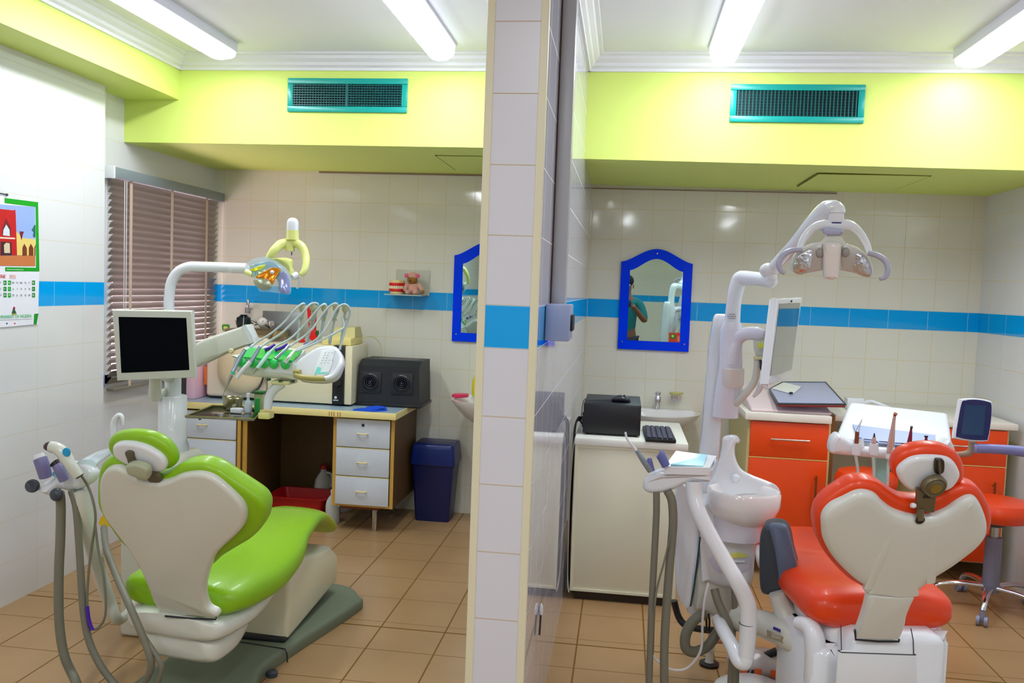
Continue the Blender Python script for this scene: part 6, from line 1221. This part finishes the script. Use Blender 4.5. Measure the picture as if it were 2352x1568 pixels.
MB().tube([p8(869, 282, Yd-.05), p8(873, 263, Yd-.055)], [.004, .005], 2, 10).build('turbine_head', DGREY, h)
h = hand([(945, 385), (946, 345), (946, 318)], [.008, .007, .004], mat('wine red handpiece', (140, 30, 60), .3, metal=.4), [(945, 385), (945, 420), (945, 450)])
MB().sweep([p8(938, 314, Yd-.05), p8(955, 316, Yd-.05)], .004, 8).build('turbine_head', DARK, h)
quad = Plane(p8(720, 500, Yd+.1), V((1, 0, 0)), UP)
MB().slab(quad, quad.outline('c8', [(692, 425), (752, 425), (748, 590), (690, 560)], smooth=False), .04, .004, .004, 2).build('teal_bracket', mat('pale teal plastic', (150, 208, 200), .35), DT)
# screen
sp_ = Plane(p8(1185, 230, 3.46), V((1, .06, 0)), V((0, .22, 1)))
so = sp_.outline('c8', [(1113, 135),(1125, 121),(1200, 120),(1268, 132),(1283, 150),(1280, 240),(1268, 325),(1255, 340),(1180, 338),(1102, 325),(1088, 310),(1100, 220)], n=3)
MB().slab(sp_, so, .025, .006, .01, 3).build('screen_case', PLAST, DT)
MB().slab(sp_.off(.001), sp_.off(.001).outline('c8', [(1125, 148),(1140, 130),(1200, 127),(1262, 139),(1279, 158),(1276, 240),(1263, 325),(1250, 334),(1180, 332),(1112, 319),(1100, 305),(1112, 220)], n=3), .003, .001, .001, 1).build('screen_bezel', mat('navy bezel', (10, 10, 84), .2), DT)
MB().slab(sp_.off(.0022), sp_.off(.0022).outline('c8', [(1142, 152), (1250, 158), (1238, 310), (1125, 302)], smooth=False), .002, .0003, .0003, 1).build('display', mat('deep teal display', (4, 52, 96), .15), DT, smooth=0)
MB().tube([p8(1180, 340, 3.48), p8(1178, 375, 3.48), p8(1160, 400, 3.48), p8(1110, 405, 3.49), p8(1070, 400, 3.5)], [.013, .014, .013, .010, .010], 5, 12).build('screen_neck', mat('taupe neck', (160, 136, 116), .35), DT)
AR = thing('assistant_arm', 'blue grey padded bar entering from the right edge beside the small screen', 'bar', P('c8', 1444, 390, Y=3.42))
MB().tube([P('c8', 1200, 375, Y=3.45), P('c8', 1320, 380, Y=3.43), P('c8', 1444, 392, Y=3.41), P('c8', 1620, 420, Y=3.38), P('c8', 1760, 480, Y=3.36)], [.018, .0185, .020, .026, .026], 5, 16).build('padded_bar', mat('lilac blue grip', (122, 124, 180), .45), AR, smooth=60)
MB().tube([P('c8', 1190, 375, Y=3.452), P('c8', 1222, 376, Y=3.449)], [.018, .0195], 2, 16).build('end_cap', mat('pale lilac cap', (150, 156, 200), .4), AR)
MB().tube([P('c8', 1760, 480, Y=3.36), V((1.85, 3.33, .75)), V((1.85, 3.33, .03))], [.026, .03, .03], 5, 14).build('upright', STEEL, AR); MB().lathe((1.85, 3.33, 0), [(.16, 0), (.16, .02), (.03, .03)], seg=32).build('foot_plate', STEEL, AR)
# ---- floor bits
fv = thing('floor_valve', 'small white pipe stub in a black floor collar under the spittoon', 'floor fitting', P('c7', 415, 1470, Z=0))
vc = P('c7', 418, 1478, Z=0)
MB().lathe(vc, [(.035, 0), (.042, .004), (.042, .012), (.03, .016)], seg=24).build('collar', DARK, fv)
MB().lathe(vc+UP*.012, [(.022, 0), (.016, .01), (.014, .05), (.02, .055), (.02, .075)], seg=18).build('pipe', PLASTW, fv)
MB().tube([vc+UP*.07, vc+V((.01, .03, .09)), vc+V((.06, .05, .09)), vc+V((.12, .05, .07))], .012, 4, 10).build('red_white_hose', mat('red white hose', (216, 130, 110), .4), fv)
fb_ = thing('foot_control_bag', 'clear plastic bag with orange print on the floor beside the red chair base', 'bag', P('c7', 680, 1480, Z=0))
bgc = P('c7', 680, 1470, Z=.05)
bagm = MB().ball(bgc, .12, (1.1, .7, .45), 24)
for v in bagm.v: v += V((math.sin(v.z*60+v.x*40)*.008, math.cos(v.x*50)*.008, math.sin(v.x*70+v.y*50)*.008)); v.z = max(v.z, .003)
bagm.build('bag_film', mat('clear plastic film', (216, 208, 206), .2, alpha=.8), fb_, smooth=80)
for dx in (-.10, -.03, .05, .11): MB().box(bgc+V((dx*.8, -.088, .0)), (.03, .004, .03), rz=dx, bev=.001).build('orange_print', mat('orange print', (226, 96, 40), .4), fb_)
fp = thing('foot_pedal', 'white round foot control with a black rim, left of the red chair base', 'foot pedal', P('c7', 640, 1640, Z=0))
fc_ = P('c7', 640, 1650, Z=.0)
MB().lathe(fc_, [(.15, 0), (.155, .01), (.15, .035), (.11, .055), (0, .065)], seg=40).build('disc', PLAST, fp); MB().lathe(fc_, [(.16, 0), (.162, .012), (.15, .016)], seg=40).build('rubber_rim', DARK, fp)
MB().tube([fc_+V((.0, .13, .03)), fc_+V((.06, .2, .08)), fc_+V((.12, .2, .12))], .016, 5, 12).build('black_hose', DARK, fp)
# ================================================================== the photographer, seen only in the mirror
def person():
    t = thing('person', 'person in a teal top standing behind the camera, seen reflected in the right mirror', 'person', (.02, -.34, 0))
    TOP = mat('teal fabric', (20, 110, 116), .85, bump=.2, bscale=60); TRS = mat('dark trousers', (34, 36, 50), .85); SKIN = mat('brown skin', (120, 78, 56), .5); HAIR = mat('black hair', (18, 16, 16), .8)
    x0, y0 = .02, -.34
    def skin(name, verts, edges, mt, sub=2):
        me = bpy.data.meshes.new(name); o = bpy.data.objects.new(name, me); COL.objects.link(o); o.parent = t; o['_o'] = t['_o']
        org = V(t['_o']); me.from_pydata([V(v[:3])-org for v in verts], edges, [])
        sk = o.modifiers.new('skin', 'SKIN'); sk.use_smooth_shade = True
        for i, v in enumerate(verts): me.skin_vertices[0].data[i].radius = (v[3], v[3] if len(v) < 5 else v[4])
        me.skin_vertices[0].data[0].use_root = True
        sb = o.modifiers.new('sub', 'SUBSURF'); sb.levels = sub; sb.render_levels = sub; me.materials.append(mt); return o
    # body: pelvis, chest, neck, head, legs and arms in one surface
    vs = [(x0, y0, .98, .14, .11), (x0, y0, 1.14, .13, .10), (x0, y0, 1.34, .16, .11), (x0, y0+.01, 1.47, .09, .07), (x0, y0+.02, 1.55, .055, .055), (x0, y0+.03, 1.64, .08, .09), (x0, y0+.03, 1.74, .06, .07),
          (x0-.09, y0, .9, .095), (x0-.11, y0+.02, .5, .06), (x0-.12, y0, .1, .045), (x0-.13, y0+.14, .03, .035),
          (x0+.09, y0, .9, .095), (x0+.11, y0+.02, .5, .06), (x0+.12, y0, .1, .045), (x0+.13, y0+.14, .03, .035),
          (x0-.19, y0, 1.42, .06), (x0-.27, y0+.05, 1.18, .045), (x0-.12, y0+.22, 1.36, .035), (x0-.085, y0+.26, 1.40, .03),
          (x0+.19, y0, 1.42, .06), (x0+.27, y0+.05, 1.18, .045), (x0+.12, y0+.22, 1.36, .035), (x0+.085, y0+.26, 1.40, .03)]
    es = [(0, 1), (1, 2), (2, 3), (3, 4), (4, 5), (5, 6), (0, 7), (7, 8), (8, 9), (9, 10), (0, 11), (11, 12), (12, 13), (13, 14), (3, 15), (15, 16), (16, 17), (17, 18), (3, 19), (19, 20), (20, 21), (21, 22)]
    skin('body', vs, es, SKIN)
    top = [(a, b_, c, r*1.16, (q[0] if q else r)*1.16) for a, b_, c, r, *q in vs[:4]]+[(a, b_, c, r*1.25, r*1.25) for a, b_, c, r, *q in (vs[15], vs[16], vs[19], vs[20])]
    skin('top', top, [(0, 1), (1, 2), (2, 3), (3, 4), (4, 5), (3, 6), (6, 7)], TOP)
    tr_ = [(a, b_, c, r*1.2, (q[0] if q else r)*1.2) for a, b_, c, r, *q in [vs[0]]+vs[7:10]+vs[11:14]]
    skin('trousers', tr_, [(0, 1), (1, 2), (2, 3), (0, 4), (4, 5), (5, 6)], TRS)
    MB().ball((x0, y0+.01, 1.73), .105, (.9, 1.05, .85)).build('hair', HAIR, t)
    MB().ball((x0, y0+.135, 1.64), .014, (.8, 1, 1.3)).build('nose', SKIN, t)
    for s_ in (-1, 1):
        MB().ball((x0+s_*.035, y0+.115, 1.675), .011).build('eye', mat('eye white', (230, 230, 226), .3), t)
        MB().ball((x0+s_*.09, y0+.03, 1.655), .022, (.4, 1, 1.3)).build('ear', SKIN, t)
        for k in range(5):
            b0 = V((x0+s_*(.085-.004*k), y0+.27, 1.385+.014*k)); 
            MB().tube([b0, b0+V((-s_*.02, .02, .004)), b0+V((-s_*.045, .018, .006))], [.009, .0085, .007], 3, 8).build('finger', SKIN, t)
    MB().tube([(x0-.03, y0+.125, 1.605), (x0, y0+.132, 1.602), (x0+.03, y0+.125, 1.605)], .005, 3, 8).build('mouth', mat('lips', (110, 56, 50), .5), t)
    h = thing('hand_camera', 'black camera body held in front of the person behind the viewpoint', 'camera', (x0-.0, y0+.285, 1.38))
    MB().bb(x0-.065, x0+.065, y0+.262, y0+.315, 1.375, 1.47, bev=.01).build('camera_body', DARK, h); MB().lathe((x0, y0+.315, 1.42), [(.034, 0), (.034, .006), (.03, .012)], axis=(0, 1, 0)).build('lens_ring', DGREY, h)
person()
